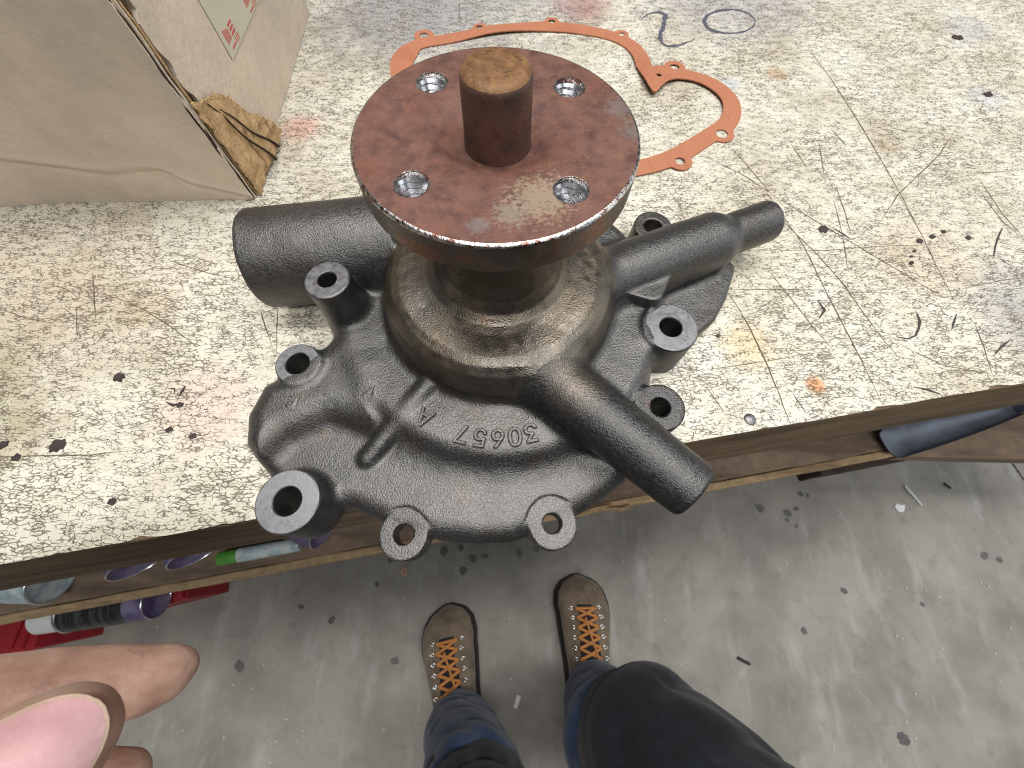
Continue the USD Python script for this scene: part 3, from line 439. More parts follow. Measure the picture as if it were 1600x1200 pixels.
# hub flange, shaft, threads
holes = [(-24.9, 26.2), (26.3, 25.2), (-26.2, -25.6), (25.0, -26.6)]
prof = [(0, -30), (0, -4.2), (13, -4.2), (15.5, -3.6), (19, -2.0), (22.5, -0.7), (26, -0.1), (29, 0), (49.0, 0), (49.0, -12.4), (47.5, -13.4), (36, -13.8), (29.5, -15), (27.2, -20), (27.0, -30)]
fl = m3.Manifold.revolve(m3.CrossSection([[(r, z) for r, z in prof][::-1]]), 160)
if fl.volume() < 0: fl = m3.Manifold.revolve(m3.CrossSection([prof]), 160)
for x, y in holes:
    fl -= m3.Manifold.cylinder(40, 5.75, 5.75, 48).translate([x, y, -30])
q = fl.to_mesh(); flange = trimesh.Trimesh(q.vert_properties[:, :3], q.tri_verts)
tri = flange.triangles_center; nrm = flange.face_normals; rad = np.hypot(tri[:, 0], tri[:, 1])
top = (tri[:, 2] > -4.6) & (rad < 48.9) & (nrm[:, 2] > 0.05)
def sub(m, k): s = trimesh.Trimesh(m.vertices, m.faces[k], process=False); s.remove_unreferenced_vertices(); return s
hub = part(pump, 'hub_flange', sub(flange, top), RUST, 30)
part(pump, 'hub_side', sub(flange, ~top), HUBSIDE, 30)
rim = lathe([(48.95, 0.0), (49.55, -0.15), (50.0, -0.6), (50.2, -1.1), (50.25, -2.0), (50.25, -11.6), (49.6, -12.4), (48.95, -12.4)], 200)
rt = rim.triangles_center[:, 2] > -1.0
part(hub, 'worn_edge', sub(rim, rt), EDGE, 40); part(hub, 'flange_rim', sub(rim, ~rt), HUBSIDE, 40)
def thread():
    nA, nt = 64, 7; P = 2.5; rows = []
    for j in range(nt * 4 + 1):
        ph = j / 4.0; r = 5.7 if j % 4 in (0,) else (4.7 if j % 4 == 2 else 5.2)
        t = np.linspace(0, 2 * np.pi, nA + 1); rows.append(np.stack([r * np.cos(t), r * np.sin(t), -0.35 - ph * P + P * t / (2 * np.pi) - P * 0.7], 1))
    v = np.vstack(rows); n = nA + 1; i, j = np.meshgrid(np.arange(len(rows) - 1), np.arange(nA), indexing='ij'); k = i * n + j
    f = np.stack([k, k + 1, k + n + 1, k + n], -1).reshape(-1, 4); return trimesh.Trimesh(v, np.vstack([f[:, [0, 1, 2]], f[:, [0, 2, 3]]]), process=False)
th = thread()
cs = lathe([(5.45, -1.7), (5.55, -0.8), (5.85, 0.02), (6.05, 0.05), (6.1, -0.2)], 48)
for x, y in holes:
    T = trimesh.transformations.translation_matrix([x, y, 0])
    t = part(pump, 'threaded_hole', moved(th, T), BRIGHT, 60); part(t, 'countersink', moved(cs, T), EDGE, 40)
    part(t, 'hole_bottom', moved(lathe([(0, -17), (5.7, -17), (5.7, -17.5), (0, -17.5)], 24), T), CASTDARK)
sh = lathe([(0, -6), (11.9, -6), (11.85, -3.9), (11.55, 4), (11.5, 14), (11.4, 19.6), (11.1, 21.2), (10.3, 22.3), (9.2, 22.9)], 96)
sh.vertices[:, 2] = np.where(sh.vertices[:, 2] > 0, sh.vertices[:, 2] - 2.6 * np.clip(sh.vertices[:, 2] / 10, 0, 1), sh.vertices[:, 2]); sh.vertices[:, 0] += 0.5
sh.vertices[:, :2] *= 1 + 0.012 * (meshkit.fbm(sh.vertices * 0.25, 3, 8)[:, None] - 0.5)
shaft = part(pump, 'shaft', sh, SHAFT, 50)
se = lathe([(10.9, 21.56), (10.32, 22.32), (9.2, 22.95), (7, 23.3), (3, 23.4), (0, 23.4)], 96)
part(shaft, 'shaft_end', moved(se, trimesh.transformations.translation_matrix([0.5, 0, -2.6])), SHAFTEND, 50)
# ---------------------------------------------------------------- gasket
GC = [(-48.6,170.4),(-77.3,196.6),(-94.3,238.0),(-100.6,260.3),(-99,279.2),(-86.5,293.3),(-62.4,301.3),(-33.4,313.7),(-0.2,321.3),(36.5,324.8),(73.0,321.0),(101.4,309.7),(115.0,290.3),(118.5,262)]
GR = [(131,247.0),(143.7,255.2),(163.3,253.2),(177.4,243.1),(186.0,226.4),(187.0,207.3),(179.7,191.9),(163.4,179.7),(146.4,164.2),(129.3,150.7),(103.0,140.0),(77.7,133.7),(43.1,130.6),(-5.8,133.6),(-48.6,170.4)]
def smooth_line(p, n=160):
    from scipy.interpolate import splprep, splev
    p = np.array(p); tck, _ = splprep(p.T, s=3.0); return np.stack(splev(np.linspace(0, 1, n), tck), 1)
gl = sg.LineString(smooth_line(GC)).buffer(7.0, cap_style=2).union(sg.LineString(smooth_line(GR)).buffer(7.6, cap_style=2))
gl = gl.union(sg.Polygon([(118,262),(126,232),(136,246),(152,258),(143,268),(130,262)])).union(sg.LineString([(-95,262),(-90,285)]).buffer(6.5))
GH = [(-82.4,307.5,9.0,4.2),(-31.3,321.5,6.5,3.2),(37.8,333.0,6.8,3.3),(103.7,316.4,6.6,3.0),(146.5,266.6,9.5,4.3),(129.5,249.6,5,2.6),(173.5,181.0,10.0,5.0),(134.5,147.5,9.6,4.0)]
for x, y, ro, ri in GH: gl = gl.union(sg.Point(x, y).buffer(ro))
gl = gl.buffer(2.2).buffer(-4.2).buffer(2.0)
gl = gl.simplify(0.25).union(sg.Polygon([(112.3,262),(116,246),(118.5,234),(121.5,226),(124,226),(131,236),(141,247.5),(152,250),(150,260),(136,268),(124.5,264)]))
gl = gl.buffer(-0.5).buffer(0.5).simplify(0.15)
for x, y, ro, ri in GH: gl = gl.difference(sg.Point(x, y).buffer(ri))
gm = trimesh.creation.extrude_polygon(gl, 0.9, engine='earcut')
gm = gm.subdivide_to_size(9)
gq = gm.vertices; gq[:, 2] += BENCH + 0.3 + 9.0 * np.clip(meshkit.fbm(np.c_[gq[:, :2] * 0.018, gq[:, 0] * 0], 2, 4) - 0.38, 0, 1) ** 1.0 * np.clip((gq[:, 1] - 120) / 60, 0, 1) + 4.5 * np.exp(-((gq[:, 0] - 123) ** 2 + (gq[:, 1] - 236) ** 2) / 900)
gk = thing('gasket', 'thin orange paper gasket lying flat on the painted bench behind the pump', 'gasket', (40, 230, BENCH))
part(gk, 'gasket_sheet', gm, GASK, 35)

# ---------------------------------------------------------------- cardboard box
P0 = np.array([-184.1, 99.3, BENCH + 0.3]); UF = np.array([-0.9972, -0.0747, 0]); US = np.array([-0.0538, 0.9986, 0]); UZ = np.array([0, 0, 1.])
NF = np.array([0.0747, -0.9972, 0]); NS = np.array([0.9986, 0.0538, 0])          # outward normals of the front and side panels
cbx = thing('cardboard_box', 'worn greyish cardboard carton with a torn brown corner standing on the bench', 'box', P0 + UF * 150 + US * 120)
def panel(o, U, N, w, h, t, amp, seed, rag, u0=0.0, crease=None, nu=90, nv=70):
    """A board standing at o: w along U, h up, t thick inwards, wavy, with a ragged edge at u0."""
    u, v = np.meshgrid(np.linspace(0, 1, nu), np.linspace(0, 1, nv), indexing='ij'); hv = v * h
    e = u0 + rag * np.clip(meshkit.fbm(np.stack([v * h * 0.11, v * 0 + seed, v * 0], -1), 4, seed) - 0.42, 0, 1) * (1 - u) ** 4; x = e + (w - e) * u
    dsp = amp * (meshkit.fbm(np.stack([x * 0.015, hv * 0.02, x * 0 + seed], -1), 4, seed) - 0.5)
    if crease is not None: dsp = dsp + crease(x, hv)
    out = o + x[..., None] * U + hv[..., None] * UZ + dsp[..., None] * N; inn = out - t * N; n = nu * nv
    i, j = np.meshgrid(np.arange(nu - 1), np.arange(nv - 1), indexing='ij'); k = i * nv + j; q = np.stack([k, k + nv, k + nv + 1, k + 1], -1).reshape(-1, 4)
    b = np.concatenate([np.arange(nu) * nv, (nu - 1) * nv + np.arange(1, nv), (np.arange(nu - 1)[::-1]) * nv + nv - 1, np.arange(nv - 1)[::-1][:-1]]); b2 = np.roll(b, -1)
    f = np.vstack([q[:, [0, 1, 2]], q[:, [0, 2, 3]], n + q[:, [0, 2, 1]], n + q[:, [0, 3, 2]], np.stack([b, n + b, b2], 1), np.stack([b2, n + b, n + b2], 1)])
    m = trimesh.Trimesh(np.vstack([out.reshape(-1, 3), inn.reshape(-1, 3)]), f, process=False)
    if m.volume < 0: m.invert()
    return m
def crease(x, h):
    yc = np.interp(x, [0, 8, 36, 48, 84, 108, 141, 300], [0, 3, 13, 25, 23, 28.5, 35, 45]); d = h - yc
    return -0.9 * np.exp(-(d / 2.0) ** 2) + 0.8 * np.exp(-((d - 3.5) / 2.2) ** 2) - 1.5 / (1 + np.exp(d / 2.5)) * np.clip(x / 20, 0, 1)
part(cbx, 'front_panel', panel(P0, UF, NF, 330, 250, 3.2, 3.2, 3, 2.0, 0.8, crease, 130, 110), CARD, 40)
part(cbx, 'side_panel', panel(P0, US, NS, 243, 250, 3.2, 1.6, 8, 16.0, 7.5), CARD, 40)
part(cbx, 'back_panel', panel(P0 + US * 243, UF, -NF, 330, 250, 3, 2, 5, 0, 0, None, 20, 20), CARD, 40)
part(cbx, 'far_panel', panel(P0 + UF * 330, US, -NS, 243, 250, 3, 2, 6, 0, 0, None, 20, 20), CARD, 40)
part(cbx, 'bottom_panel', trimesh.convex.convex_hull(np.array([P0 + UF * a + US * b + UZ * c for a in (4, 326) for b in (4, 239) for c in (0.3, 2.5)])), CARD)
part(cbx, 'top_panel', trimesh.convex.convex_hull(np.array([P0 + UF * a + US * b + UZ * c for a in (0, 330) for b in (0, 243) for c in (250.2, 253)])), CARD)
for k, (a, b, mat) in enumerate([(0.6, 0.6, CARDDARK), (1.3, 2.2, CARD), (0.3, 3.8, CARDDARK), (1.4, 5.4, CARDTORN), (0.2, 6.9, CARDDARK), (-0.8, 9.0, CARDCORE), (-1.0, 11.4, CARDCORE)]):    # layers in the split corner; the dark tubes paint shade in the gaps
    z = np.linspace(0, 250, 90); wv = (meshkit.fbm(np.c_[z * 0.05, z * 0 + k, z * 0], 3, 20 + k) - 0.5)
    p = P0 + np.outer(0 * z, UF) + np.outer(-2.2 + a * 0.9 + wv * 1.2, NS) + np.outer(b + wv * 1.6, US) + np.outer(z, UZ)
    part(cbx, 'corner_layer_and_gap', tube(p, 1.0, 5), mat, 40)
def side_pt(u, z, n): return P0 + US * u + UZ * z + NS * n
TORN = [(2.0, 66), (14.8, 61), (26.2, 57.5), (33.8, 50.8), (40.7, 38.6), (49.6, 27.9), (60.7, 16.6), (64.8, 6), (50, 3.0), (35, 2.0), (21.1, 1), (4, 0.5)]
tp = sg.Polygon(TORN); rim_ = np.array(tp.exterior.segmentize(2.0).coords); rim_ += rng.normal(0, 0.5, rim_.shape)
tm = trimesh.creation.extrude_polygon(sg.Polygon(rim_).buffer(0), 1.2, engine='earcut').subdivide_to_size(4.5)
tv = tm.vertices; curl = 1.9 + 7.5 * np.clip((tv[:, 0] - 14 + (66 - tv[:, 1]) * 0.10) / 55, 0, 1) ** 1.4 + 2.2 * (meshkit.fbm(np.c_[tv[:, :2] * 0.12, tv[:, 0] * 0], 3, 9) - 0.5) * 2
tm.vertices = P0 + np.outer(tv[:, 0], US) + np.outer(tv[:, 1], UZ) + np.outer(curl + tv[:, 2], NS)
if tm.volume < 0: tm.invert()
part(cbx, 'torn_flap', tm, CARDTORN, 30, label='torn brown paper flap curling off the lower corner')
for k, (u0, z0, u1, z1) in enumerate([(12, 60, 38, 2), (19, 52, 50, 4)]):
    p = np.array([side_pt(u0 + (u1 - u0) * t + 1.2 * math.sin(9 * t), z0 + (z1 - z0) * t, 3.6 + 5.2 * t ** 1.5 + 0.5 * k) for t in np.linspace(0, 1, 20)])
    part(cbx, 'tear_fold', tube(p, np.linspace(0.35, 1.0, 20), 6), CARDDARK, 40)
lab = trimesh.convex.convex_hull(np.array([side_pt(u, z, n) for u, z in ((69.6, 52.4), (69.6, 150), (170, 150), (170, 50)) for n in (0.45, 0.6)]))
label = part(cbx, 'label', lab, LABEL, label='pale paper label on the side panel')
def bar(u, z, du, dz, w): 
    d = np.array([du, dz]); L = np.linalg.norm(d); d = d / L; c = np.array([-d[1], d[0]]) * w / 2; q = [np.array([u, z]) + c, np.array([u, z]) - c, np.array([u + du, z + dz]) - c, np.array([u + du, z + dz]) + c]
    return trimesh.convex.convex_hull(np.array([side_pt(a[0], a[1], n) for a in q for n in (0.5, 0.68)]))
def logo(u, z):
    out = [bar(u + 1.8 * k, z + 0.9, 0, 7.4 - 0.5 * k, 1.1) for k in range(5)] + [bar(u + 9.8, z + 1.5 + 2.4 * k, 7.6, 0, 1.25) for k in range(3)] + [bar(u + 12 + 2.6 * k, z - 4.2, 0, 4.0, 1.2) for k in range(3)] + [bar(u + 2, z - 2.6, 8, 0, 1.1)]
    return cat(out)
part(label, 'red_mark', logo(75.5, 57.5), REDINK, label='red striped printed mark at the label corner'); part(label, 'red_mark', logo(124, 55.5), REDINK, label='second red printed mark, cut by the photo edge')

# ---------------------------------------------------------------- things on and under the lower shelf
def can(name, label, pos, direction, body, cap, rim, group='spray cans lying on the lower shelf', roll=0.0):
    """An aerosol can lying on its side; its axis runs from its base (pos) along direction. 66 mm by 190 mm."""
    path = numbered('/World', name); x = UsdGeom.Xform.Define(stage, path); T = frame(np.zeros(3), direction); w = W(pos); M4 = np.eye(4); M4[:3, :3] = T[:3, :3].T; M4[3, :3] = w
    x.AddTransformOp().Set(Gf.Matrix4d(M4)); base[path] = OFF                      # parts in the can's own frame
    part(path, 'can_body', lathe([(41.2, 42), (41.25, 42.5), (41.2, 178), (40.2, 180)], 48), body, 50); part(path, 'colour_band', lathe([(40.5, 6), (41.2, 6.5), (41.2, 42)], 48), rim, 50)
    part(path, 'base_rim', lathe([(0, 5), (33, 4), (38, 0.8), (40.5, 0), (42, 1.5), (42, 5.5), (40.5, 8)], 48), rim, 40); part(path, 'rim_ring', moved(trimesh.creation.torus(40.8, 1.6, 40, 8), np.eye(4)), CANSIL, 40)
    part(path, 'shoulder', lathe([(40.2, 180), (42, 181), (42, 184), (38, 190), (30, 197), (16, 200), (0, 200)], 48), CANSIL, 40)
    part(path, 'cap', lathe([(36, 186), (36.5, 188), (35.5, 243), (33, 247), (0, 247)], 48), cap, 40)
    tag(x.GetPrim(), label, 'spray can', group); return path
ex = EX
def on_shelf(s, d): return BE(s, d, -762 + 43)
can('spray_can', 'black spray can with a purple base rim, nearest under the big lower left boss', on_shelf(-345, -60), -0.89 * ex - 0.45 * EN, CANBLK, CANWHT, CANPUR)
can('spray_can', 'spray can with purple base lying next left of the green ended tube', on_shelf(-585, -54), -0.5 * ex - 0.86 * EN, CANBLK, CANWHT, CANPUR)
can('spray_can', 'spray can with purple base nearest to the pale blue can on the lower shelf', on_shelf(-688, -54), -0.5 * ex - 0.86 * EN, CANBLK, CANWHT, CANPUR)
can('spray_can', 'pale blue can lying at the far left of the lower shelf', on_shelf(-835, -56), -0.98 * ex - 0.2 * EN, CANAQU, CANWHT, CANAQU)
can('spray_can', 'white capped black spray can lying lowest, on the red bin', (-800, -262, -940), (-0.985, -0.165, 0), CANBLK, CANWHT, CANPUR, 'spray can on the red bin')
can('spray_can', 'red can whose round end shows between the pump and its lower right pipe', on_shelf(238, -44), -0.55 * ex - 0.83 * EN, CANBLK, CANWHT, CANRED)
gs = thing('green_tube', 'small tube with green end and pale blue body on the lower shelf', 'tube', on_shelf(-560, -75))
part(gs, 'tube_body', moved(lathe([(0, 0), (12, 0), (13, 2), (13, 34), (11, 38), (0, 38)], 32), frame(BE(-556, -40, -748), ex)), CANGRN, 40)
part(gs, 'tube_cap', moved(lathe([(0, 38), (13.5, 38), (13.5, 150), (11, 154), (0, 154)], 32), frame(BE(-556, -40, -748), ex)), CANAQU, 40)
def slab(poly, z0, z1, r=4):
    m = trimesh.creation.extrude_polygon(sg.Polygon(poly).buffer(-r).buffer(r), z1 - z0, engine='earcut'); m.apply_translation([0, 0, z0]); return m
rb = thing('red_bin', 'bright red plastic bin partly under the bench at the lower left', 'bin', (-1150, -250, FLOOR))
part(rb, 'bin_body', slab([(-1560, -478), (-1076, -376), (-1082, -349), (-918, -308), (-770, -268), (-800, -150), (-1560, -290)], FLOOR + 0.5, -997), REDP)
part(rb, 'bin_lid', slab([(-1560, -474), (-1078, -373), (-1084, -346), (-920, -305), (-775, -266), (-802, -152), (-1560, -292)], -996.9, -985, 3), REDP)
for k, s in enumerate((-1130, -1105)): part(rb, 'lid_rib', box([s, -374, -984.9], [s + 5, -305, -979]), REDP)
bs = thing('metal_scoop', 'blue grey metal scoop lying on the shelf under the right bench edge', 'scoop', (950, 100, -762))
t_ = np.linspace(0, 1, 24); pts_ = []
prof_s = np.array([(math.cos(a) * 34, math.sin(a) * 26) for a in np.linspace(math.pi, 2 * math.pi, 18)])
vv = []
for t in t_:
    c = np.array([822, 88, -735.0]) + np.array([330, 92, 0.0]) * t; wd = 1 - 0.55 * t ** 2 if t > 0.03 else 0.8
    for py, pz in prof_s: vv.append(c + np.array([-0.27 * py, 0.96 * py, 0]) * wd + np.array([0, 0, pz * (0.35 + 0.65 * min(1, t * 6)) * wd]))
vv = np.array(vv); nn = len(prof_s); i, j = np.meshgrid(np.arange(len(t_) - 1), np.arange(nn - 1), indexing='ij'); k = i * nn + j; qf = np.stack([k, k + nn, k + nn + 1, k + 1], -1).reshape(-1, 4)
ff = np.vstack([qf[:, [0, 1, 2]], qf[:, [0, 2, 3]]]); n0 = len(vv); cn = np.cross(*(vv[ff[0][[1, 2]]] - vv[ff[0][0]])); 
part(bs, 'scoop_blade', trimesh.Trimesh(np.vstack([vv, vv + [0, 0, -2.5]]), np.vstack([ff, n0 + ff[:, ::-1]]), process=False), BLUE, 40)
part(bs, 'scoop_handle', tube([(1150, 180, -738), (1230, 203, -730), (1330, 232, -728)], [13, 12, 14], 12), BLUE, 40)

# ---------------------------------------------------------------- small things lying on the floor
def fl_thing(name, label, cat_, mesh, mat, smooth=30):
    p = part('/World', name, mesh, mat, smooth); tag(stage.GetPrimAtPath(p), label, cat_); return p
fl_thing('copper_washer', 'small copper ring washer lying on the concrete below the left ear of the pump', 'washer', moved(lathe([(5.2, 0.4), (8.6, 0.4), (8.8, 1.2), (8.4, 2.4), (5.4, 2.4), (5.0, 1.4), (5.2, 0.4)], 32), trimesh.transformations.translation_matrix([-286.8, -206.4, FLOOR])), COPPER)
fl_thing('white_strip', 'thin white plastic strip on the concrete right of the bench', 'strip', tube([(1234, 66, FLOOR + 4), (1243, 47, FLOOR + 5), (1249, 39, FLOOR + 4), (1265, 8, FLOOR + 4)], [3.2, 4.2, 3.2, 2.6], 7), PAPER)
fl_thing('paper_scrap', 'small pale scrap of paper on the concrete beside the white strip', 'scrap', flat(blob_poly(1197, 0, 11, 1.2, 0.4, 8, 0.2), FLOOR + 1.2, 1.2), PAPER)
fl_thing('dark_chip', 'small dark chip on the concrete near the right photo edge', 'chip', moved(rbox((22, 7, 5), 2), trimesh.transformations.translation_matrix([1369, 69, FLOOR + 3]) @ trimesh.transformations.rotation_matrix(-0.8, [0, 0, 1])), DEBRIS)
fl_thing('screw_stud', 'short dark threaded stud lying on the concrete right of the boots', 'screw', tube(np.array([(624 + 3.0 * k, -395 - 1.35 * k, FLOOR + 4) for k in range(11)]), [3.2, 4.4] * 5 + [3.2], 8), DEBRIS)
fl_thing('wood_chip', 'pale wood chip on the concrete between the trouser legs', 'chip', moved(rbox((12, 30, 6), 2.5), trimesh.transformations.translation_matrix([39, -500, FLOOR + 3]) @ trimesh.transformations.rotation_matrix(-0.35, [0, 0, 1])), PALE)
sm = [(-40 + 40 * i, -150 + rng.normal(0, 10)) for i in range(3)]
crumbs = []; 
for k in range(150):
    x, y = rng.uniform(-700, 1500), rng.uniform(-600, 20)
    if y > E0[1] - 60 + 0.2 * x: continue
    r = rng.uniform(1.0, 2.8); crumbs.append(moved(trimesh.creation.icosphere(0, r), trimesh.transformations.translation_matrix([x, y, FLOOR + r * 0.5])))
c1 = part('/World', 'pale_crumbs', cat(crumbs), PALE); tag(stage.GetPrimAtPath(c1), 'tiny pale crumbs scattered over the concrete floor', 'debris', None, 'stuff')
crumbs = [flat(blob_poly(x, y, r * 0.72, 1.3, rng.uniform(0, 3), 16, 0.13), FLOOR + 0.45 + 0.01 * i) for i, (x, y, r) in enumerate([(770, -10, 13), (850, -22, 12), (845, -42, 7), (880, -10, 8), (868, -60, 6), (905, 35, 10), (925, 30, 7), (-180, -150, 14), (-130, -140, 10), (-95, -168, 12), (-60, -160, 9), (-330, -175, 11), (-120, -200, 12), (960, -230, 10), (1400, -130, 12), (1440, -140, 10), (1010, -560, 16), (820, -330, 9), (-560, -300, 8), (-470, -330, 10), (-360, -240, 8), (-285, -420, 11), (-690, -440, 14), (1170, -260, 7), (90, -140, 9), (40, -150, 10)])]
c2 = part('/World', 'oil_drips', cat(crumbs), std('oil_drip', (0.10, 0.097, 0.094), 0.6, 0, 0.4, 120)); tag(stage.GetPrimAtPath(c2), 'dark dried oil drips on the concrete floor', 'stain', None, 'stuff')
seam = part('/World', 'floor_joint', ribbon([(1560, 330), (1604, 163), (1622, 93), (1690, -180), (1760, -500)], 9, FLOOR + 0.5, 0.5), DEBRIS); tag(stage.GetPrimAtPath(seam), 'dark straight joint in the concrete at the right', 'joint', None, 'structure')

# ---------------------------------------------------------------- the person who holds the camera: boots, trouser legs, left hand
per = thing('person', 'standing person seen from above, in blue jeans with dark thighs, brown boots, hand reaching in', 'person', (60, -480, FLOOR))
def chain(groups, refine, iters, seed=0, amp=0.0, freq=0.02, stretch=(1, 1, 1)):
    """Hulls of spheres along each chain of (x, y, z, radius), joined and smoothed into one surface."""
    M = m3.Manifold()
    for c in groups:
        sp_ = [m3.Manifold.sphere(r, 28).translate([x, y, z]) for x, y, z, r in c]
        for a, b in zip(sp_[:-1], sp_[1:]): M += m3.Manifold.batch_hull([a, b])
    q = M.refine_to_length(refine).to_mesh(); t = trimesh.Trimesh(q.vert_properties[:, :3], q.tri_verts); t.merge_vertices()
    trimesh.smoothing.filter_taubin(t, iterations=iters)
    if amp:
        p = t.vertices; t.vertices = p + t.vertex_normals * (amp * (meshkit.fbm(p * freq * np.array(stretch), 4, seed) - 0.5) * 2)[:, None]
    return t
def folds(t, ax, amp, wl, seed):
    p = t.vertices; ph = (p @ np.asarray(ax)) / wl + 2.2 * meshkit.fbm(p * 0.012, 3, seed); t.vertices = p + t.vertex_normals * (amp * (np.abs(np.sin(ph)) ** 0.7 - 0.5) * (0.3 + 1.4 * meshkit.fbm(p * 0.01, 2, seed + 3)))[:, None]; return t
LL = [(-88, -512, -985, 74), (-64, -488, -850, 72), (-36, -484, -710, 78)]; LT = [(-40, -496, -740, 80), (-22, -500, -600, 90), (2, -610, -370, 104), (60, -820, -60, 130)]
RL = [(216, -450, -985, 74), (206, -428, -850, 74), (186, -410, -690, 82)]; RT = [(204, -420, -720, 80), (212, -388, -600, 96), (290, -470, -390, 116), (410, -800, -60, 130)]
body = chain([LL, RL], 11, 12); folds(body, (0.35, 0.25, 1), 6, 30, 3); folds(body, (-0.7, -0.3, 1), 4.5, 17, 8)
part(per, 'jeans', body, DENIM, True)
upper = chain([LT, RT, [(60, -820, -60, 130), (220, -850, 20, 140), (400, -800, -60, 130)]], 13, 12); folds(upper, (0.5, 0.1, 1), 7, 34, 9); folds(upper, (-0.4, 0.5, 0.6), 3.5, 15, 19)
part(per, 'trouser_thighs', upper, CHARCOAL, True, label='dark charcoal upper legs')
coat = chain([[(60, -830, 0, 140), (70, -850, 330, 165), (60, -830, 560, 150)], [(400, -830, 0, 140), (380, -850, 330, 165), (390, -830, 560, 150)], [(60, -830, 0, 140), (400, -830, 0, 140)], [(70, -850, 330, 165), (380, -850, 330, 165)], [(60, -830, 560, 150), (390, -830, 560, 150)], [(30, -830, 590, 100), (-260, -800, 300, 72), (-330, -760, 180, 66)], [(-330, -760, 180, 66), (-400, -400, 34, 44)]], 18, 10); folds(coat, (0.3, 0.4, 1), 6, 40, 5)
part(per, 'jacket', coat, CHARCOAL, True)
def boot(toe, heel, flip):
    """A hiking boot; local x across, y to the toe, z up; from outline and height profiles."""
    L = 395.0; s = np.linspace(0, 1, 60)                              # 0 heel, 1 toe
    hw = np.interp(s, [0, .04, .12, .3, .5, .7, .82, .9, .96, 1], [14, 32, 43, 46, 52, 64, 67, 60, 42, 6]); cx = np.interp(s, [0, .5, .75, 1], [0, 2, 5, -6]) * flip
    top = np.interp(s, [0, .05, .12, .30, .42, .55, .68, .8, .92, .98, 1], [150, 175, 182, 178, 140, 108, 84, 74, 62, 42, 26])
    na = 40; V = []
    for k in range(len(s)):
        for a in np.linspace(0, 2 * np.pi, na, endpoint=False):
            ca, sa = math.cos(a), math.sin(a); e = 0.75; x = hw[k] * np.sign(ca) * abs(ca) ** e; z0 = 18; zc = (top[k] + z0) / 2; z = zc + (top[k] - z0) / 2 * np.sign(sa) * abs(sa) ** (0.8)
            if sa > 0: x *= 1 - (0.30 + 0.15 * (top[k] > 100)) * sa ** 1.5
            V.append((cx[k] + x, (s[k] - 0.5) * L, z))
    V = np.array(V); i, j = np.meshgrid(np.arange(len(s) - 1), np.arange(na), indexing='ij'); j2 = (j + 1) % na
    q = np.stack([i * na + j, i * na + j2, (i + 1) * na + j2, (i + 1) * na + j], -1).reshape(-1, 4); f = np.vstack([q[:, [0, 1, 2]], q[:, [0, 2, 3]]]); n = len(V)
    V = np.vstack([V, V[:na].mean(0)[None], V[-na:].mean(0)[None]]); kk = np.arange(na); f = np.vstack([f, np.stack([np.full(na, n), (kk + 1) % na, kk], 1), np.stack([np.full(na, n + 1), (len(s) - 1) * na + kk, (len(s) - 1) * na + (kk + 1) % na], 1)])
    up_ = trimesh.Trimesh(V, f, process=False)
    if up_.volume < 0: up_.invert()
    p = up_.vertices; up_.vertices = p + up_.vertex_normals * (5 * (meshkit.fbm(p * 0.03, 4, 11) - 0.5))[:, None]
    ol = [(cx[k] + hw[k] * 1.03 + 2, (s[k] - 0.5) * L) for k in range(60)] + [(cx[k] - hw[k] * 1.03 - 2, (s[k] - 0.5) * L) for k in range(59, -1, -1)]
    sol = sg.Polygon(ol).buffer(3).buffer(0); sole = trimesh.creation.extrude_polygon(sol, 22, engine='earcut')
    tong = []; ts = np.linspace(0.36, 0.83, 24)
    zt = lambda sv: float(np.interp(sv, s, top)); cxs = lambda sv: float(np.interp(sv, s, cx))
    V2 = []
    for sv_ in ts:
        wd = 27 - 12 * (sv_ - 0.36)
        for a in np.linspace(-1, 1, 9): V2.append((cxs(sv_) + a * wd, (sv_ - 0.5) * L, zt(sv_) + 3.5 * (1 - a * a) + 1.2 - 4.2 * a * a))
    V2 = np.array(V2); i, j = np.meshgrid(np.arange(23), np.arange(8), indexing='ij'); k = i * 9 + j; q = np.stack([k, k + 1, k + 10, k + 9], -1).reshape(-1, 4)
    tg = trimesh.Trimesh(np.vstack([V2, V2 - [0, 0, 4]]), np.vstack([q[:, [0, 1, 2]], q[:, [0, 2, 3]], 216 + q[:, [0, 2, 1]], 216 + q[:, [0, 3, 2]]]), process=False)
    def at(a, sv_, lift=5.5): return np.array([cxs(sv_) + a * 29, (sv_ - 0.5) * L, zt(sv_) + lift - 5.5 * a * a])
    laces, hooks = [], []; rows = np.linspace(0.81, 0.44, 8)
    for r0, r1 in zip(rows[:-1], rows[1:]):
        for sg_ in (-1, 1): laces.append(tube(np.array([at(sg_ * (1 - 2 * t) * 0.92, r0 + (r1 - r0) * t, 5.5 + 1.5 * (sg_ > 0)) for t in np.linspace(0, 1, 9)]), 3.7, 7))
    laces.append(tube(np.array([at(-0.92 + 1.84 * t, rows[0], 6.5) for t in np.linspace(0, 1, 9)]), 3.7, 7))
    laces.append(tube(np.array([at(-0.2 + 1.0 * t, 0.76 - 0.28 * t, 9.5) for t in np.linspace(0, 1, 9)]), 3.0, 7))
    for r0 in rows[:6]:
        for sg_ in (-1, 1):
            b = at(sg_ * 1.25, r0, 5.0); hooks.append(moved(trimesh.creation.torus(3.6, 1.3, 16, 8), trimesh.transformations.translation_matrix(b + [0, 0, -0.5]))); hooks.append(moved(trimesh.creation.icosphere(1, 2.3), trimesh.transformations.translation_matrix(b + [sg_ * 6.5, -1, -3.5])))
    loops = [tube(np.array([at(flip * 1.0, 0.36) + np.array([flip * (8 + 16 * math.sin(t)), -8 + (26 + 10 * k) * math.cos(t) - 20, -6 - 8 * k]) for t in np.linspace(0.2, 3.0, 14)]), 3.2, 7) for k in range(3)]
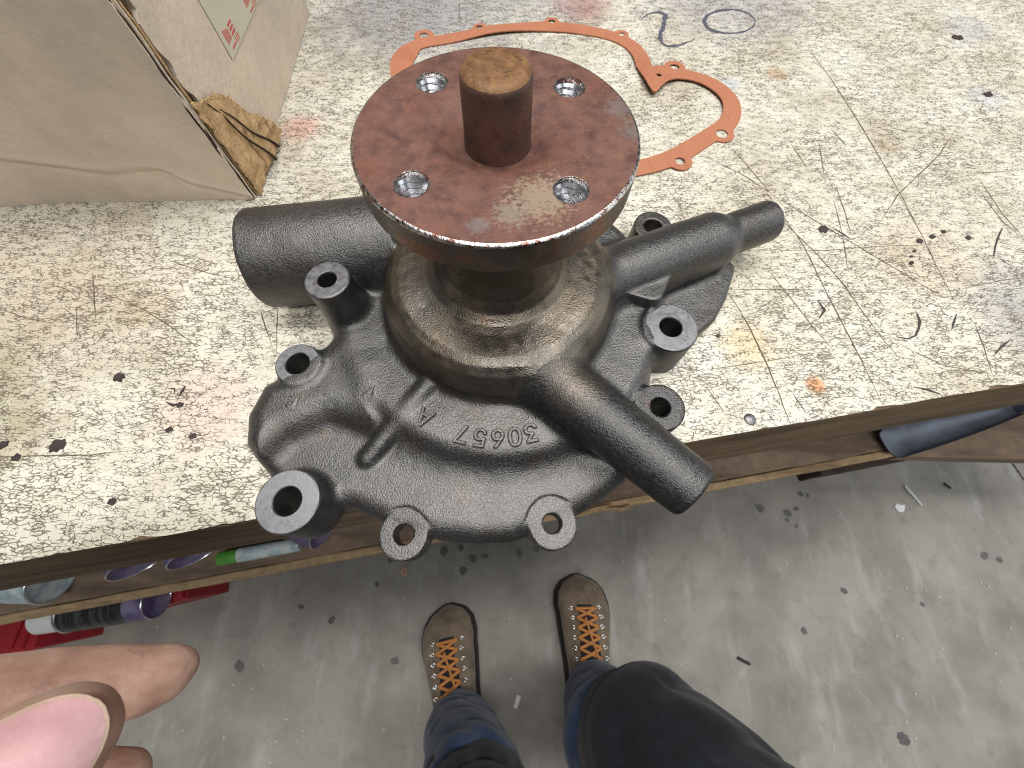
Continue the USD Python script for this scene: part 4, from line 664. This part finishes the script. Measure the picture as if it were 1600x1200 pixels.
    toe, heel = np.array(toe, float), np.array(heel, float); d = toe - heel; d /= np.linalg.norm(d); T = np.eye(4); T[:3, 1] = [d[0], d[1], 0]; T[:3, 0] = [d[1], -d[0], 0]; c = toe - d * (L / 2); T[:3, 3] = [c[0], c[1], FLOOR + 0.5]
    b = part(per, 'boot', moved(up_, T), SUEDE, True); part(b, 'sole', moved(sole, T), SOLE); part(b, 'tongue', moved(tg, T), TONGUE, True)
    for m in laces: part(b, 'lace', moved(m, T), LACE, True)
    for m in hooks: part(b, 'lace_hook', moved(m, T), STEEL, True)
    for m in loops: part(b, 'lace_loop', moved(m, T), LACE, True)
boot((-158, -286), (-72, -650), -1)
boot((206, -203), (222, -592), 1)
# left hand, thumb nearest the lens
IDX = [(-222, -212, -8, 17), (-160.9, -182.9, -31, 13.2), (-144.3, -178.4, -47.9, 12.6), (-135.1, -177.5, -57.5, 12.0), (-125.4, -177.7, -66.1, 11.4), (-118.4, -178.0, -71.6, 10.8), (-113.6, -176.9, -75.5, 9.3), (-111.2, -175.5, -77.6, 7.0)]
THB = [(-190, -262, -18, 19), (-150, -232, -6, 15), (-116.5, -202.2, -0.4, 12.6), (-99, -190.3, 0.6, 12.4), (-90.5, -180.2, -6.4, 12.3), (-87.4, -174.9, -10.6, 11.8), (-86.0, -172.4, -12.8, 10.2)]
MID = [(-210, -240, -28, 15), (-145.4, -208.9, -53.6, 11.6), (-130.3, -207.4, -64.4, 10.9), (-120.2, -205.6, -70.8, 10.0), (-115.5, -204.5, -74.0, 7.6)]
RNG = [(-208, -266, -40, 14), (-165, -246, -70, 11.0), (-150, -238, -82, 10.2), (-141, -232, -88, 9.4), (-136, -229, -90, 7.2)]
LIT = [(-205, -290, -48, 13), (-175, -276, -76, 9.6), (-163, -268, -86, 9.0), (-156, -262, -92, 8.0), (-152, -259, -94, 6.4)]
PALM = [[(-222, -212, -8, 17), (-210, -240, -28, 15), (-208, -266, -40, 14), (-205, -290, -48, 13)], [(-222, -212, -8, 17), (-290, -290, 5, 26), (-205, -290, -48, 13)], [(-210, -240, -28, 15), (-290, -290, 5, 26), (-420, -380, 30, 30)], [(-208, -266, -40, 14), (-290, -290, 5, 26)], [(-190, -262, -18, 19), (-260, -280, 0, 24)]]
hand = chain([IDX, THB, MID, RNG, LIT] + PALM, 1.7, 14, 5, 0.3, 0.16)
hv = hand.vertices; hn = hand.vertex_normals
for c0, ax0, sig in (((-144, -178, -48), (0.78, 0.06, -0.62), 5.0), ((-122, -178, -69), (0.72, 0.05, -0.7), 3.0), ((-131, -207, -64), (0.8, 0.1, -0.6), 4.0), ((-104, -193, 0.8), (0.7, 0.55, -0.4), 4.5)):
    t = (hv - c0) @ (np.array(ax0) / np.linalg.norm(ax0)); r = np.linalg.norm(hv - c0, axis=1)
    hv = hv - hn * (0.55 * np.exp(-(t / sig) ** 2) * (r < 20) * np.clip(np.sin(t * 2.4 + 3 * meshkit.fbm(hv * 0.15, 2, 3)), 0, 1))[:, None]
hand.vertices = hv
hp = part(per, 'hand', hand, SKIN, True)
# nail: a curved plate on the thumb's back, facing the lens
tip, root = np.array([-85.9, -172.0, -12.9]), np.array([-97.0, -188.3, -1.2]); ax_ = tip - root; Ln = np.linalg.norm(ax_); ax_ /= Ln
nv_ = CAM - (tip + root) / 2; nv_ -= ax_ * (nv_ @ ax_); nv_ /= np.linalg.norm(nv_); sd_ = np.cross(ax_, nv_)
def nailmesh(grow, lift, tk):
    V = []; nu, nw = 44, 25
    for u in np.linspace(0, 1, nu):
        hwid = (10.0 + grow) * math.sqrt(max(1 - max(0, (u - 0.45) / 0.552) ** 2.3, 0.0008)) * (0.94 + 0.06 * min(1, u * 4))
        for a in np.linspace(-1, 1, nw):
            R = 12.75 + lift - 0.6 * u; x = a * hwid; y = math.sqrt(max(R * R - x * x, 1)); V.append(root + ax_ * (u * (Ln + grow * 1.0 + 7.4)) + sd_ * x + nv_ * (y - 2.9 * u ** 3))
    V = np.array(V); i, j = np.meshgrid(np.arange(nu - 1), np.arange(nw - 1), indexing='ij'); k = i * nw + j; q = np.stack([k, k + 1, k + nw + 1, k + nw], -1).reshape(-1, 4); f = np.vstack([q[:, [0, 1, 2]], q[:, [0, 2, 3]]]); n = len(V)
    m = trimesh.Trimesh(np.vstack([V, V - nv_ * tk]), np.vstack([f, n + f[:, ::-1]]), process=False)
    return m
part(hp, 'nail', nailmesh(0, 0.7, 0.8), NAIL, 60); part(hp, 'nail_rim', nailmesh(0.55, 0.5, 0.8), NAILRIM, 60)
